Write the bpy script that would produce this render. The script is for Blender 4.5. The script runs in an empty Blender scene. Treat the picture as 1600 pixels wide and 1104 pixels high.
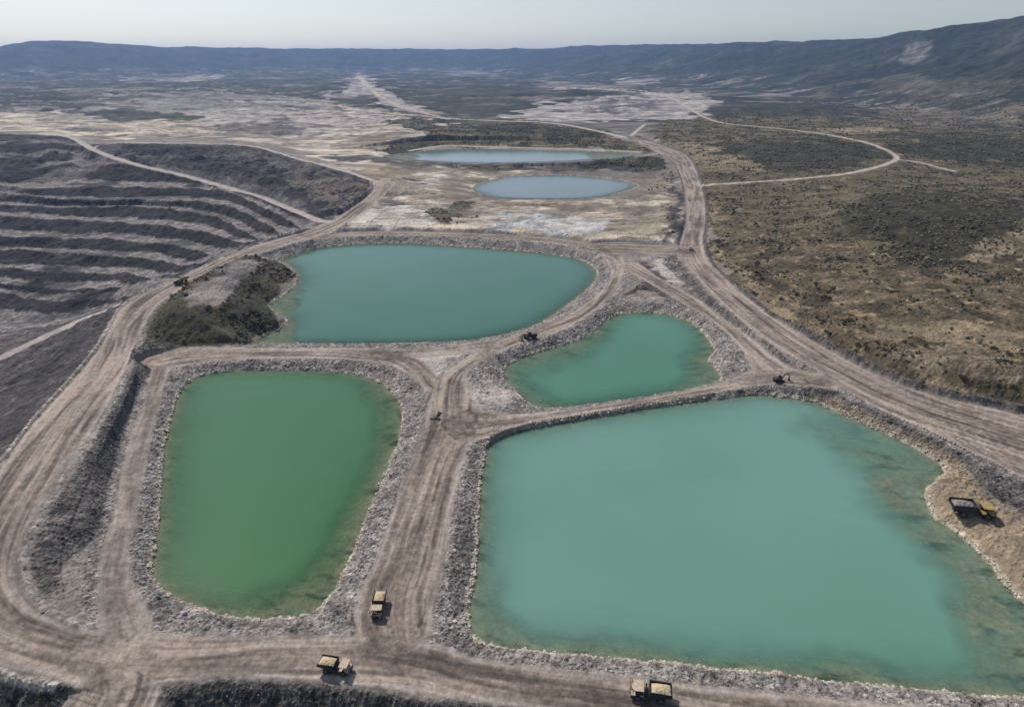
import bpy, math, random
import numpy as np
R = math.radians
random.seed(7)
rng = np.random.default_rng(11)
sc = bpy.context.scene
COL = sc.collection

# ------------------------------------------------------------------ camera, sky, sun, exposure
H = 130.0                      # drone height over the haul roads
FPX = 1067.0                   # focal length in pixels of the 1600 px wide photograph (24 mm)
PITCH = R(23.2)
cam = bpy.data.cameras.new('camera'); camo = bpy.data.objects.new('camera', cam); COL.objects.link(camo)
cam.sensor_width = 36; cam.lens = 36 * FPX / 1600; cam.clip_start = 1; cam.clip_end = 60000
camo.location = (0, 0, H); camo.rotation_euler = (math.pi/2 - PITCH, 0, 0)
sc.camera = camo

SUN_EL, SUN_AZ = 46.0, -36.0   # azimuth measured from +Y (view direction) towards +X
w = bpy.data.worlds.new("World"); sc.world = w; w.use_nodes = True
nt = w.node_tree; bg = nt.nodes['Background']
sky = nt.nodes.new('ShaderNodeTexSky'); sky.sky_type = 'NISHITA'; sky.sun_disc = False
sky.sun_elevation = R(SUN_EL); sky.sun_rotation = R(SUN_AZ)
sky.air_density = 1.0; sky.dust_density = 1.0; sky.ozone_density = 2.4; sky.altitude = 300
SKY_SAT = nt.nodes.new('ShaderNodeHueSaturation'); SKY_SAT.inputs['Saturation'].default_value = 0.62
nt.links.new(sky.outputs[0], SKY_SAT.inputs['Color']); nt.links.new(SKY_SAT.outputs[0], bg.inputs[0])
bg.inputs[1].default_value = 0.122
sun = bpy.data.lights.new('sun', 'SUN'); suno = bpy.data.objects.new('sun', sun); COL.objects.link(suno)
sun.energy = 5.0; sun.angle = R(0.55); sun.color = (1.0, 0.93, 0.83)
a, e = R(SUN_AZ), R(SUN_EL)
from mathutils import Vector, Matrix
d = Vector((math.sin(a)*math.cos(e), math.cos(a)*math.cos(e), math.sin(e)))
suno.rotation_euler = d.to_track_quat('Z', 'Y').to_euler()
sc.view_settings.view_transform = 'Standard'; sc.view_settings.look = 'None'
sc.view_settings.gamma = 1; sc.view_settings.exposure = -0.24
sc.cycles.volume_bounces = 0; sc.cycles.max_bounces = 6; sc.cycles.transparent_max_bounces = 8

# ------------------------------------------------------------------ survey helpers
CP, SP = math.cos(PITCH), math.sin(PITCH)
def ray(px, py):
    u = (np.asarray(px, float) - 800) / FPX; v = (np.asarray(py, float) - 552) / FPX
    return u, CP - v*SP, -SP - v*CP           # x, y, z of the sight line
def ground(px, py, z=0.0):
    x, y, dz = ray(px, py); t = (np.asarray(z, float) - H) / dz
    return x*t, y*t
def to_px(x, y, z):
    f = y*CP - (z-H)*SP; u = y*SP + (z-H)*CP
    return 800 + FPX*x/f, 552 - FPX*u/f

def sstep(x, a, b):
    t = np.clip((x-a)/(b-a), 0, 1); return t*t*(3-2*t)

GA = np.random.default_rng(5).random(4096) * 2*np.pi
GX, GY = np.cos(GA).astype(np.float32), np.sin(GA).astype(np.float32)
def perlin(x, y, seed=0):
    xi = np.floor(x).astype(np.int64); yi = np.floor(y).astype(np.int64)
    fx = (x-xi).astype(np.float32); fy = (y-yi).astype(np.float32)
    def g(ix, iy, dx, dy):
        h = (ix*73856093) ^ (iy*19349663) ^ (seed*83492791 + 977)
        h = (h ^ (h >> 13)) * 1274126177; h = (h ^ (h >> 16)) & 4095
        return GX[h]*dx + GY[h]*dy
    u = fx*fx*fx*(fx*(fx*6-15)+10); v = fy*fy*fy*(fy*(fy*6-15)+10)
    a = g(xi, yi, fx, fy); b = g(xi+1, yi, fx-1, fy); c = g(xi, yi+1, fx, fy-1); d = g(xi+1, yi+1, fx-1, fy-1)
    return ((a*(1-u)+b*u)*(1-v) + (c*(1-u)+d*u)*v) * 1.5
def fbm(x, y, s, oct=4, seed=0, gain=0.5):
    o = 0; amp = 1; tot = 0; x = x/s; y = y/s
    for i in range(oct):
        o = o + amp*perlin(x, y, seed+i*17); tot += amp; amp *= gain
        x, y = (x*0.8-y*0.6)*2.03+3.1, (x*0.6+y*0.8)*2.03-7.7
    return o/tot
def ridged(x, y, s, oct=3, seed=0):
    o = 0; amp = 1; tot = 0; x = x/s; y = y/s
    for i in range(oct):
        o = o + amp*(1-2*np.abs(perlin(x, y, seed+i*31))); tot += amp; amp *= 0.55
        x, y = (x*0.8-y*0.6)*2.1+1.7, (x*0.6+y*0.8)*2.1+9.2
    return o/tot

# ------------------------------------------------------------------ survey data (traced, then laid on the ground at their height)
PONDS = {}   # name: (water level, outline)
PONDS['west'] = (-2.8, [(278,615),(294,596),(319,585),(344,580),(394,577),(437,578),(481,577),(525,580),(562,586),(591,595),(606,606),(620,621),(628,637),(627,665),(623,687),(612,712),(600,740),(590,768),(577,797),(566,822),(556,848),(545,877),(531,907),(519,926),(500,947),(481,959),(460,965),(437,966),(400,966),(350,960),(319,952),(291,941),(259,924),(241,910),(239,885),(244,854),(248,816),(251,776),(251.5,759),(258,696),(267,659)])
PONDS['east'] = (-2.0, [(751,760),(753,740),(758,715),(762,693),(781,681),(825,670),(900,657),(994,640),(1056,631),(1147,621),(1162,618),(1200,618),(1262,624),(1294,638),(1337,657),(1381,676),(1419,694),(1453,713),(1473,729),(1475,740),(1456,754),(1444,769),(1453,797),(1462,813),(1481,822),(1506,841),(1537,872),(1562,904),(1600,948),(1660,985),(1740,1030),(1740,1095),(1660,1096),(1600,1089),(1500,1082),(1406,1072),(1312,1065),(1250,1058),(1200,1049),(1125,1043),(1062,1036),(1000,1030),(906,1022),(812,1013),(766,1007),(741,999),(733,979),(734,947),(744,901),(748,822)])
PONDS['middle'] = (-3.5, [(787,577),(800,565),(837,551),(887,538),(916,526),(931,513),(950,498),(975,488),(1034,489),(1069,498),(1094,513),(1112,537),(1116,549),(1103,562),(1119,577),(1130,593),(1103,606),(1025,620),(931,633),(869,639),(844,638),(825,629),(806,610),(787,596)])
PONDS['north'] = (-3.8, [(437,406),(466,395),(497,387),(544,382),(591,380),(637,380),(700,384),(800,391),(847,396),(887,401),(916,409),(931,420),(934,431),(925,446),(903,465),(869,490),(837,509),(806,520),(744,532),(700,535),(606,537.5),(481,537.5),(400,537.5),(398,529),(419,524),(450,509),(451,499),(434,490),(422,482),(422,474),(450,459),(467,440),(464,427),(456,418)])
PONDS['far'] = (-2.0, [(735,291.5),(763,283),(794,275),(881,273),(947,278),(986,285),(1001,291),(969,302),(925,311),(846,312.5),(772,310),(745,302)])
PONDS['farthest'] = (2.0, [(590,243),(640,240),(684,232),(794,233),(903,236),(990,239),(1003,243),(969,248),(859,253.5),(750,255.7),(662,252),(610,248)])

# roads: (left edge px, right edge px, height); stored as centre + half width
ROADS = []   # (name, pts[x,y,z,hw], berm left, berm right)
def road(name, rows, bl=0, br=0, kind='haul'):
    pts = []
    for (lx, ly, rx, ry, z) in rows:
        ax, ay = ground(lx, ly, z); bx, by = ground(rx, ry, z)
        pts.append((float(ax+bx)/2, float(ay+by)/2, z, float(bx-ax)/2, float(by-ay)/2))
    q = np.array(pts); dxy = np.gradient(q[:, :2], axis=0); dxy /= np.linalg.norm(dxy, axis=1)[:, None]+1e-9
    hw = np.abs(q[:, 3]*dxy[:, 1]-q[:, 4]*dxy[:, 0])            # half width square to the road
    pts = np.stack([q[:, 0], q[:, 1], q[:, 2], np.maximum(hw, 2.0)], 1)
    ROADS.append((name, np.array(pts), bl, br, kind))
def track(name, rows, hw, kind='track'):
    pts = []
    for (px, py, z) in rows:
        x, y = ground(px, py, z); pts.append((float(x), float(y), z, hw))
    ROADS.append((name, np.array(pts), 0, 0, kind))
road('central', [(572,1000,672,1030,0),(547,950,680,947,0),(584,885,694,885,0),(605,822,703,822,0),(623,766,712,766,0),(644,715,725,715,0),(662,665,748,668,0),(669,625,738,622,0),(680,598,728,582,0),(700,580,752,562,0),(744,546,775,551,0),(816,519,820,534,0),(853,506,850,527,0),(900,487,894,510,0),(931,462,941,477,0),(953,440,966,449,0),(956,415,978,424,0),(937,396,975,402,0.3)], .3, .3)
road('north_causeway', [(937,396,975,402,.3),(925,381,930,392,0),(887,374,885,383,0),(800,367.5,800,374,0),(700,363,700,369,0),(606,361,606,367,0),(544,363,544,369,0),(481,367,484,375,0.5)], .6, 0)
road('west_main', [(584,283,619,289,5),(588,294,603,303,4),(566,316,592,311,3),(545,329,566,333,2.5),(527,342,548,347,2),(487,359,502,370,1.5),(440,371,470,377,1.5),(419,377,431,387,1.8),(356,399,375,407,2.5),(325,413,331,431,3),(272,437,300,443,3.2),(231,454,256,468,3.6),(200,470,234,490,4),(186,486,219,521,4.6),(164,531,197,572,5.2),(113,593,178,615,6.8),(56,655,152,661,7.8),(0,734,102,734,8),(-45,800,62,796,7),(-80,870,34,841,5.2),(-95,950,23,887,2.8),(-70,1010,34,932,1.6),(-20,1036,62,960,.8),(47,1050,120,983,.3),(130,1068,200,988,0)], .5, 1.2)
road('south', [(130,1068,170,986,0),(250,1072,240,990,0),(312,1060,330,993,0),(375,1056,400,993,0),(497,1062,475,992,0),(562,1069,560,990,0),(656,1085,673,1000,0),(750,1098,694,1020,0),(830,1106,750,1029,0),(900,1118,844,1041,0),(1040,1140,984,1057,0),(1200,1160,1044,1065,0),(1330,1180,1187,1076,0),(1500,1200,1344,1094,0),(1700,1220,1500,1110,0)], 0, .5)
road('southwest_branch', [(120,1040,240,1040,0),(118,1070,250,1080,-.3),(95,1104,245,1104,-1),(60,1150,210,1150,-2.5),(20,1220,190,1220,-4)], 0, 0)
road('west_inner', [(244,552,275,560,0),(238,575,262,592,0),(231,602,250,620,0),(222,634,240,665,0),(209,665,230,705,0),(200,690,222,750,0),(187,763,213,800,0),(180,794,209,834,0),(160,850,198,880,0),(150,900,205,915,0),(150,950,230,960,0),(150,990,240,992,0)], 0, 0, 'soft')
road('west_cross', [(244,552,262,575,0),(285,543,294,571,0),(347,543,347,563,0),(437,544,437,560,0),(530,544,530,560,0),(600,545,580,565,0),(640,552,625,577,0),(665,570,650,594,0),(685,595,667,615,0)], 0, 0)
road('west_cross_top', [(600,545,600,562,0),(660,543,660,560,0),(720,539,725,553,0),(760,532,765,550,0)], 0, 0, 'soft')
road('causeway', [(735,640,750,688,0),(770,648,785,674,0),(825,645,825,662,-.2),(869,642,869,653,-.4),(962,630,962,640,-.4),(1056,613,1056,622,-.4),(1130,598,1130,612,-.3),(1162,590,1162,606,0),(1200,582,1210,600,.5),(1241,577,1241,599,1.0),(1290,588,1285,606,1.9)], 0, 0)
road('yard', [(1150,589,1150,605,-.1),(1200,575,1200,600,.5),(1250,576,1250,600,1.2),(1290,588,1290,606,1.9)], 0, 0, 'soft')
road('service', [(975,421,994,409,.2),(1019,446,1025,431,.2),(1066,474,1066,452,.2),(1100,495,1100,477,.3),(1128,512,1144,506,.3),(1160,545,1175,530,.3),(1178,570,1200,550,.4),(1185,590,1237,574,.7),(1230,598,1269,587,1.4)], 0, 0)
road('junction_link', [(925,381,930,395,.3),(960,378,965,398,.5),(1010,382,1010,396,1),(1060,384,1055,398,1.5)], 0, 0)
road('east_main', [(1005,219,996,224,7.2),(1035,228,1020,234,6),(1062,238,1042,246,5),(1078,250,1056,256,4),(1092,280,1066,280,3),(1100,310,1073,320,2),(1102,345,1072,350,1.6),(1096,379,1064,375,1.5),(1100,395,1058,393,1.7),(1108,411,1072,415,2.8),(1135,437,1095,440,3.6),(1159,459,1120,467,4.2),(1211,499,1171,511,4.4),(1250,522,1223,547,4.0),(1290,545,1265,572,3),(1350,576,1310,600,2.2),(1412,604,1366,635,2.4),(1475,622,1412,657,2.8),(1537,638,1459,676,3.2),(1600,650,1530,711,3.8),(1680,668,1600,745,4.3),(1800,690,1720,800,4.6)], 1.8, .3)
SURF = []
def strack(pts, hw): SURF.append((pts, hw))
strack([(p[0], p[1]) for p in [(1096,290,2.2),(1140,287,4),(1199,283,6),(1279,277,8),(1339,270,9),(1379,259,10),(1403,250,11),(1399,242,11.5),(1375,230,12),(1339,219,12.5),(1279,208,13),(1199,199,13.5),(1140,195,14),(1108,188,14.5),(1080,172,16),(1062,160,17),(1040,150,18),(1000,142,19)]], 3.3)
strack([(1403,250),(1440,254),(1465,262),(1492,268)], 2.2)
track('pit_ramp', [(-60,590,-25),(0,562,-21),(50,538,-18),(102,512,-14),(150,492,-9),(182,478,-4)], 5.0, 'pit')
track('pit_haul', [(100,212,24),(122,219,24),(138,230,22),(160,241,19),(219,259,13),(270,270,9),(312,281,5),(375,299,1),(416,311,-1),(440,322,-2),(480,338,-1),(500,346,0),(515,347,1)], 4.5, 'pit')
track('rim_road', [(140,232,22),(165,226,24),(200,223,24),(330,224.5,22),(400,228,18),(430,238,14),(470,250,10),(540,267,7),(585,283,5),(600,290,5)], 4.0, 'pit')
strack([(350,159),(500,161),(550,170),(600,177),(700,186),(800,190),(850,191),(900,197.5),(955,210),(1002,221.5)], 6)
strack([(1080,172),(1110,165),(1060,155),(1000,145),(940,139),(870,138)], 5)
strack([(700,187),(660,176),(620,165),(590,150),(575,135),(560,120)], 5)
strack([(640,236),(690,228),(720,228),(780,231),(900,233),(1000,238)], 3)
strack([(985,214),(1000,200),(1008,195)], 3)

# benches of the pit: (px, py, z) polylines, near to far
PIT = [
 [(-200,780,6),(0,734,8),(56,655,7.8),(113,593,6.8),(164,531,5.2),(186,486,4.6),(200,470,4),(231,454,3.6),(272,437,3.2),(325,413,3),(356,399,2.5),(419,377,1.8),(487,359,1.5),(527,342,2),(566,316,3),(588,294,4),(612,288,5)],
 [(-100,600,-24),(0,562,-21),(102,512,-14),(182,478,-4),(215,466,0),(240,455,2)],
 [(-100,510,-48),(0,498,-46),(80,506,-40),(140,492,-28),(200,468,-10),(250,448,0)],
 [(-100,448,-46),(0,452,-44),(62,463,-40),(125,471,-32),(170,470,-20),(215,458,-8),(260,444,0)],
 [(-100,441,-42),(0,440,-40),(94,449,-37),(187,450,-34),(219,455,-30),(250,450,-18),(300,436,0)],
 [(-100,418,-38),(0,419,-36),(125,422,-34),(187,427,-32),(250,433,-29),(275,436,-24),(310,425,-8),(340,410,0)],
 [(-100,386,-33),(0,389,-31),(62,394,-30),(141,397,-28),(219,402,-26),(281,410,-24),(305,416,-20),(345,404,-6),(380,396,0)],
 [(-100,366,-27),(0,367,-25),(125,371,-24),(219,375,-22),(281,383,-20),(337,394,-18),(352,399,-14),(400,386,-4),(440,372,0)],
 [(-100,330,-19),(0,333,-18),(47,338,-17),(125,342,-17),(219,347,-16),(281,352,-15),(344,364,-14),(378,381,-10),(430,374,-3),(480,360,1)],
 [(-100,316,-14),(0,318,-13),(100,325,-13),(203,322,-10),(266,325,-10),(312,330,-9),(353,342,-9),(384,361,-8),(408,375,-6),(460,364,-1),(500,352,1)],
 [(-100,298,-7),(0,300,-7),(94,311,-7),(187,313,-5),(266,313,-4),(328,316,-4),(375,324,-4),(422,352,-3),(442,367,-2),(500,350,1)],
 [(-100,286,-2),(0,288,-2),(60,295,-2),(125,291,0),(200,292,0),(312,292,0),(350,297,1),(400,315,0),(450,342,-1),(475,359,0),(540,330,2)],
 [(-100,268,5),(0,270,5),(60,266,5),(90,258,8),(140,258,8),(219,262,9),(300,276,7),(375,296,4),(416,309,2),(470,330,0),(530,336,1)],
 [(-100,250,11),(0,252,11),(60,250,11),(100,240,14),(160,243,17),(230,252,15),(320,258,11),(380,268,8),(450,292,4),(510,320,1),(560,318,3)],
 [(-100,232,17),(0,234,17),(70,232,17),(110,228,19),(160,238,20),(230,240,19),(300,243,17),(400,252,12),(480,275,7),(540,300,3),(580,296,4)],
 [(-100,208,24),(0,208,24),(60,210,24),(100,213,24),(140,226,23),(165,226,24),(200,224,24),(330,226,22),(400,229,18),(430,239,14),(470,251,10),(540,268,7),(585,283,5),(612,288,5)],
]
PLATEAU = [(262,500),(284,465),(300,451),(341,424),(375,408),(416,404),(405,420),(387,431),(372,449),(366,466),(380,486),(372,497),(330,503)]
RIDGE = [(-400,60),(0,75),(25,69),(50,65),(90,64),(150,67),(250,74),(400,76),(700,78),(850,77),(890,74),(950,72),(1100,70),(1230,67),(1300,66),(1370,62),(1410,54),(1450,47.5),(1490,42),(1530,37),(1600,29.5),(1700,20),(2000,5)]

# ------------------------------------------------------------------ the terrain grid (finer near the ponds, coarser far away)
th = np.concatenate([np.linspace(R(-72), R(-48.5), 50)[:-1], np.linspace(R(-48.5), R(48.5), 1200), np.linspace(R(48.5), R(72), 50)[1:]])
rr = [55.0]
while rr[-1] < 15000:
    r = rr[-1]
    k = np.interp(r, [0, 100, 1200, 2500, 6000, 12000], [.006, .0026, .0026, .006, .009, .014])
    rr.append(r*(1+k))
rr = np.array(rr)
NT, NR = len(th), len(rr)
TH, RR = np.meshgrid(th, rr)                    # rows: distance, columns: bearing
X = (RR*np.sin(TH)).astype(np.float32).ravel(); Y = (RR*np.cos(TH)).astype(np.float32).ravel()
TH = TH.ravel().astype(np.float32); RR = RR.ravel().astype(np.float32)
N = len(X)
print('terrain vertices', N, NR, NT)

def bearing(px, py):                            # bearing of a sight line
    x, y, _ = ray(px, py); return np.arctan2(x, y)
# bearing <-> photo column on the horizon line, for far tables
PXH = 800 + FPX*np.tan(TH)/1.0*(1/ (CP+0.0)) * 0.92   # close enough for tables that vary slowly

def seg_dist(pts, x, y, pad, closed=False, hw=None):
    """distance to a polyline, with the along-line length, height and half width there"""
    pts = np.asarray(pts, np.float32)
    n = len(pts); D = np.full(x.shape, 1e6, np.float32); S = np.zeros_like(D); Z = np.zeros_like(D); W = np.zeros_like(D); side = np.zeros_like(D)
    m = (x > pts[:,0].min()-pad) & (x < pts[:,0].max()+pad) & (y > pts[:,1].min()-pad) & (y < pts[:,1].max()+pad)
    idx = np.nonzero(m)[0]
    if len(idx) == 0: return D, S, Z, W, side
    acc = 0.0
    for i in range(n if closed else n-1):
        a = pts[i]; b = pts[(i+1) % n]; ex, ey = b[0]-a[0], b[1]-a[1]; L2 = ex*ex+ey*ey+1e-9; L = math.sqrt(L2)
        mx = (x[idx] > min(a[0], b[0])-pad) & (x[idx] < max(a[0], b[0])+pad) & (y[idx] > min(a[1], b[1])-pad) & (y[idx] < max(a[1], b[1])+pad)
        ii = idx[mx]
        if len(ii) == 0: acc += L; continue
        px = x[ii]-a[0]; py = y[ii]-a[1]
        t = np.clip((px*ex+py*ey)/L2, 0, 1)
        dx = px-t*ex; dy = py-t*ey; dd = np.sqrt(dx*dx+dy*dy)
        ww = (a[3]*(1-t)+b[3]*t) if pts.shape[1] > 3 else 0*t
        better = (dd-ww) < (D[ii]-W[ii])
        jj = ii[better]
        D[jj] = dd[better]; S[jj] = acc+t[better]*L; W[jj] = ww[better]
        if pts.shape[1] > 2: Z[jj] = (a[2]*(1-t)+b[2]*t)[better]
        side[jj] = np.sign(ex*py-ey*px)[better]
        acc += L
    return D, S, Z, W, side
def inside(poly, x, y):
    c = np.zeros(x.shape, bool); n = len(poly)
    for i in range(n):
        x1, y1 = poly[i][:2]; x2, y2 = poly[(i+1) % n][:2]
        if y1 == y2: continue
        k = ((y1 > y) != (y2 > y)) & (x < (x2-x1)*(y-y1)/(y2-y1)+x1)
        c ^= k
    return c
def smooth_poly(p, n=3):
    p = np.asarray(p, float)
    for _ in range(n):
        q = np.roll(p, -1, 0); p = np.stack([p*.75+q*.25, p*.25+q*.75], 1).reshape(-1, p.shape[1])
    return p
def smooth_line(p, n=2):
    p = np.asarray(p, float)
    for _ in range(n):
        m = np.stack([p[:-1]*.75+p[1:]*.25, p[:-1]*.25+p[1:]*.75], 1).reshape(-1, p.shape[1])
        p = np.vstack([p[:1], m, p[-1:]])
    return p

# --- rough lie of the land from spot heights
SPOTS = [(1200,450,4),(1400,450,8),(1550,500,11),(1600,400,14),(1400,350,13),(1500,330,15),(1200,350,5),(1250,240,14),(1350,240,12),(1150,220,9),(1500,590,10),(1450,560,8),(1700,600,11),(1110,330,3),
 (700,600,0),(860,480,0),(500,480,0),(430,750,0),(1100,800,0),(1000,460,0),(800,340,1),(640,330,2),(870,262,4),(980,265,3),(1040,330,0),(900,220,8),(700,215,8),(640,235,6),(680,275,2),(560,275,6),
 (230,930,0),(300,980,0),(900,1060,0),(1560,800,1),(1650,850,2),(1650,950,2),(1030,420,0),(1030,450,0),(1300,1090,0),(150,1085,-3)]
num = np.zeros(N, np.float32); den = np.zeros(N, np.float32)
for (px, py, z) in SPOTS:
    x, y = ground(px, py, z)
    wgt = 1/(((X-x)**2+(Y-y)**2)/(0.15*(x*x+y*y)**.5+20)**2+.02)**2
    num += wgt*z; den += wgt
U = num/den
FLOOR = np.interp(RR, [0, 800, 1300, 2600, 6000, 9000], [0, 2, 15, 24, 40, 60]).astype(np.float32)
k = sstep(RR, 800, 1350)
U = U*(1-k)+FLOOR*k
U = U + (fbm(X, Y, 160, 3, 3)*3.0+0.8)*sstep(RR, 350, 800)*1.0 + fbm(X, Y, 700, 4, 9)*5*sstep(RR, 1300, 2600)
# ground drops away in front of the southern road
rs = np.interp(TH, bearing(np.array([-100, 47, 250, 497, 750, 1040, 1500]), np.array([1030, 1050, 1072, 1062, 1098, 1140, 1200])),
               [math.hypot(*ground(px, py, 0)) for px, py in [(-100,1030),(47,1050),(250,1072),(497,1062),(750,1098),(1040,1140),(1500,1200)]])
U = np.where(RR < rs, np.minimum(U, -12.0*sstep(rs-RR, -2, 20)), U)
# dumps and knolls east of the haul road
def knoll(px, py, z0, rx, ry, h, rot=0):
    global U
    x, y = ground(px, py, z0); c, s = math.cos(rot), math.sin(rot)
    dx, dy = X-x, Y-y; a = (dx*c+dy*s)/rx; b = (-dx*s+dy*c)/ry
    q = a*a+b*b
    U = U + h*np.exp(-q*1.2)*(1+.25*fbm(X, Y, 60, 2, 21))
knoll(1440,355,12,110,90,10); knoll(1260,235,12,150,110,9); knoll(960,256,4,75,30,6); knoll(1480,585,9,60,25,5)
knoll(1500,235,13,200,130,9); knoll(1570,470,10,70,60,6); knoll(800,215,8,190,70,7); knoll(640,232,6,60,50,5); knoll(880,155,18,300,300,10)
knoll(1200,180,15,300,120,14)

# --- plateau hills and eastern mountain
rx_, ry_, rz_ = ray([p[0] for p in RIDGE], [p[1] for p in RIDGE])
rb = np.arctan2(rx_, ry_); slope = rz_/np.hypot(rx_, ry_)
Rpx = [-400,0,400,700,900,1100,1300,1450,1600,2000]
RB = np.arctan2(ray(Rpx, [75]*10)[0], ray(Rpx, [75]*10)[1])
Rr = np.interp(TH, RB, [7500,8000,9000,9300,8000,6200,4700,3900,3400,2600]).astype(np.float32)
Rf = np.interp(TH, RB, [4600,5200,6300,6800,4800,3300,2350,1950,1650,1300]).astype(np.float32)
Rr = Rr*(1+.05*fbm(X*0+TH*30, Y*0+3.3, 1, 3, 40))
ztop = H + Rr*np.interp(TH, rb, slope)
t = np.clip((RR-Rf)/(Rr-Rf), 0, 1)
gul = ridged(X, Y, 900, 4, 60)
prof = (t*t*(3-2*t))*.55 + t*.45
HM = prof
warp = t*(1-t)*4
mount = U*(1-prof) + ztop*prof + warp*(gul*60 + fbm(X, Y, 300, 3, 66)*16)*(.4+.6*t)
far = RR > Rr
tail = ztop - (RR-Rr)*0.02
Z = np.where(RR > Rf, np.where(far, tail, mount), U)
rim_j = np.exp(-((RR-Rr)/(.03*Rr))**2)
Z = Z + rim_j*fbm(X, Y, 60, 2, 71)*2.0
vm_ = (1-sstep(TH, bearing(640, 200), bearing(740, 200)))*sstep(RR, 1000, 1350)*(1-sstep(RR, 3200, 4500))
qm_ = np.exp(-((TH-bearing(950, 170))/.11)**2)*sstep(RR, 1450, 1700)*(1-sstep(RR, 2600, 3300))
Z = Z + (vm_+qm_)*(ridged(X*.6, Y, 120, 5, 75)*9+fbm(X, Y, 45, 4, 76)*5)
Z = Z + fbm(X, Y, 230, 5, 77)*14*sstep(RR, 1500, 2300)*(1-sstep(TMT, .4, .8) if False else 1)
cm_ = sstep(TH, bearing(560, 330), bearing(620, 330))*(1-sstep(TH, bearing(1010, 330), bearing(1060, 330)))*sstep(RR, 560, 620)*(1-sstep(RR, 950, 1050))
Z = Z + cm_*(ridged(X*.7, Y, 34, 5, 78)*2.4+fbm(X, Y, 60, 3, 79)*2.0-.8)
TMT = t

# --- distances to roads
print('roads')
lo = np.full(N, -1e4, np.float32); hi = np.full(N, 1e4, np.float32)
dmin = np.full(N, 1e4, np.float32); zrd = np.zeros(N, np.float32)
rs_ = np.zeros(N, np.float32); rd_ = np.zeros(N, np.float32); rk = np.zeros(N, np.int8); rid = np.zeros(N, np.int16)
bermh = np.zeros(N, np.float32); roadm = np.zeros(N, np.float32); anyr = np.zeros(N, np.float32)
zsum = np.zeros(N, np.float32); zw_ = np.zeros(N, np.float32)
ednoise = fbm(X, Y, 7, 3, 80)
for ri, (name, pts, bl, br, kind) in enumerate(ROADS):
    sp = smooth_line(pts, 2)
    D, S, ZR, W, side = seg_dist(sp, X, Y, 90 if kind == 'haul' else 60)
    dout = D - W + (ednoise*0.9 if kind != 'pit' else ednoise*1.2)*np.clip(W/8, .3, 1)
    m = D < 1e5
    do = np.maximum(dout, 0)
    s = 0.72 if kind != 'track' else .35
    if name == 'west_main': s = np.where(side > 0, .27, .72)
    if name == 'east_main': s = np.where(side < 0, .50, .55)
    lo = np.where(m, np.maximum(lo, ZR-s*do), lo)
    hi = np.where(m & (do < 80), np.minimum(hi, ZR+.72*do), hi)
    wgt = np.where(m, np.clip(1-dout/1.0, 0, 1), 0); zsum += wgt*ZR; zw_ += wgt
    bb = np.where(side > 0, bl, br)
    wb = 2.2 if RR.min() else 2
    bermh = np.maximum(bermh, np.where(m, bb*np.exp(-((dout-1.6)/1.3)**2)*(.75+.5*ednoise), 0))
    cl = (dout < dmin)
    if name == 'west_main': dW, zW, sW = dout, ZR, side
    if name == 'east_main': dE, zE, sE = dout, ZR, side
    dmin = np.where(cl & m, dout, dmin); zrd = np.where(cl & m, ZR, zrd)
    rs_ = np.where(cl & m, S+ri*731, rs_); rd_ = np.where(cl & m, D*side, rd_)
    rk = np.where(cl & m, {'haul':1,'soft':2,'track':3,'pit':4}[kind], rk); rid = np.where(cl & m, ri, rid)
onroad = dmin < 0
bermh = bermh*sstep(dmin, -.2, .8)

# --- the pit
print('pit')
tpx = th.astype(float)
Rk = []; Zk = []
for line in PIT:
    L = np.array(smooth_line(line, 1)); x, y = ground(L[:,0], L[:,1], L[:,2])
    b = np.arctan2(x, y); q = np.hypot(x, y); o = np.argsort(b)
    Rk.append(np.interp(tpx, b[o], q[o])); Zk.append(np.interp(tpx, b[o], L[o, 2]))
Rk = np.array(Rk); Zk = np.array(Zk)
for i in range(1, len(Rk)): Rk[i] = np.maximum(Rk[i], Rk[i-1]+1.0)
PZ = np.full((NR, NT), np.nan, np.float32); FACE = np.zeros((NR, NT), np.float32); LV = np.zeros((NR, NT), np.float32)
RG = RR.reshape(NR, NT)
wob = (fbm(X, Y, 70, 3, 90)*11 + fbm(X, Y, 14, 3, 91)*5).reshape(NR, NT) * sstep(RG, 350, 480)
RW = RG + wob
for i in range(len(Rk)-1):
    a_, b_ = Rk[i][None, :], Rk[i+1][None, :]
    m = (RW >= a_) & (RW < b_); t = np.clip((RW-a_)/(b_-a_), 0, 1)
    if i < 2: s = t; f = np.zeros_like(t)
    else:
        to = np.clip(t + fbm(X, Y, 30, 3, 500+i).reshape(NR, NT)*.16, 0, 1)
        slump = sstep(fbm(X*.8, Y, 90, 3, 520+i//2).reshape(NR, NT), .24, .46)
        s = np.clip((to-.34)/.52, 0, 1)*(1-slump)+t*slump; s = np.where(t <= 0, 0, s)*sstep(t, 0, .06)*(1-sstep(t, .94, 1))+sstep(t, .94, 1)
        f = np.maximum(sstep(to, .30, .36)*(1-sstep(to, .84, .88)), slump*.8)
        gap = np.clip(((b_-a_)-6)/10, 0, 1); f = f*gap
    zz = Zk[i][None, :]*(1-s)+Zk[i+1][None, :]*s
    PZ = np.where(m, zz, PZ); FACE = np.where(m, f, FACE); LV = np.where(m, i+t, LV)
PZ = PZ.ravel(); FACE = FACE.ravel(); LV = LV.ravel()
top = np.repeat(Rk[-1][None, :], NR, 0).ravel(); topz = np.repeat(Zk[-1][None, :], NR, 0).ravel()
low = np.repeat(Rk[0][None, :], NR, 0).ravel()
bp = float(bearing(612, 288))
pm = (TH < bp) & ~np.isnan(PZ)
inpit = pm
beyond = (TH < bp) & (RW.ravel() >= top)
kk = sstep(RW.ravel()-top, 0, 260)
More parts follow.
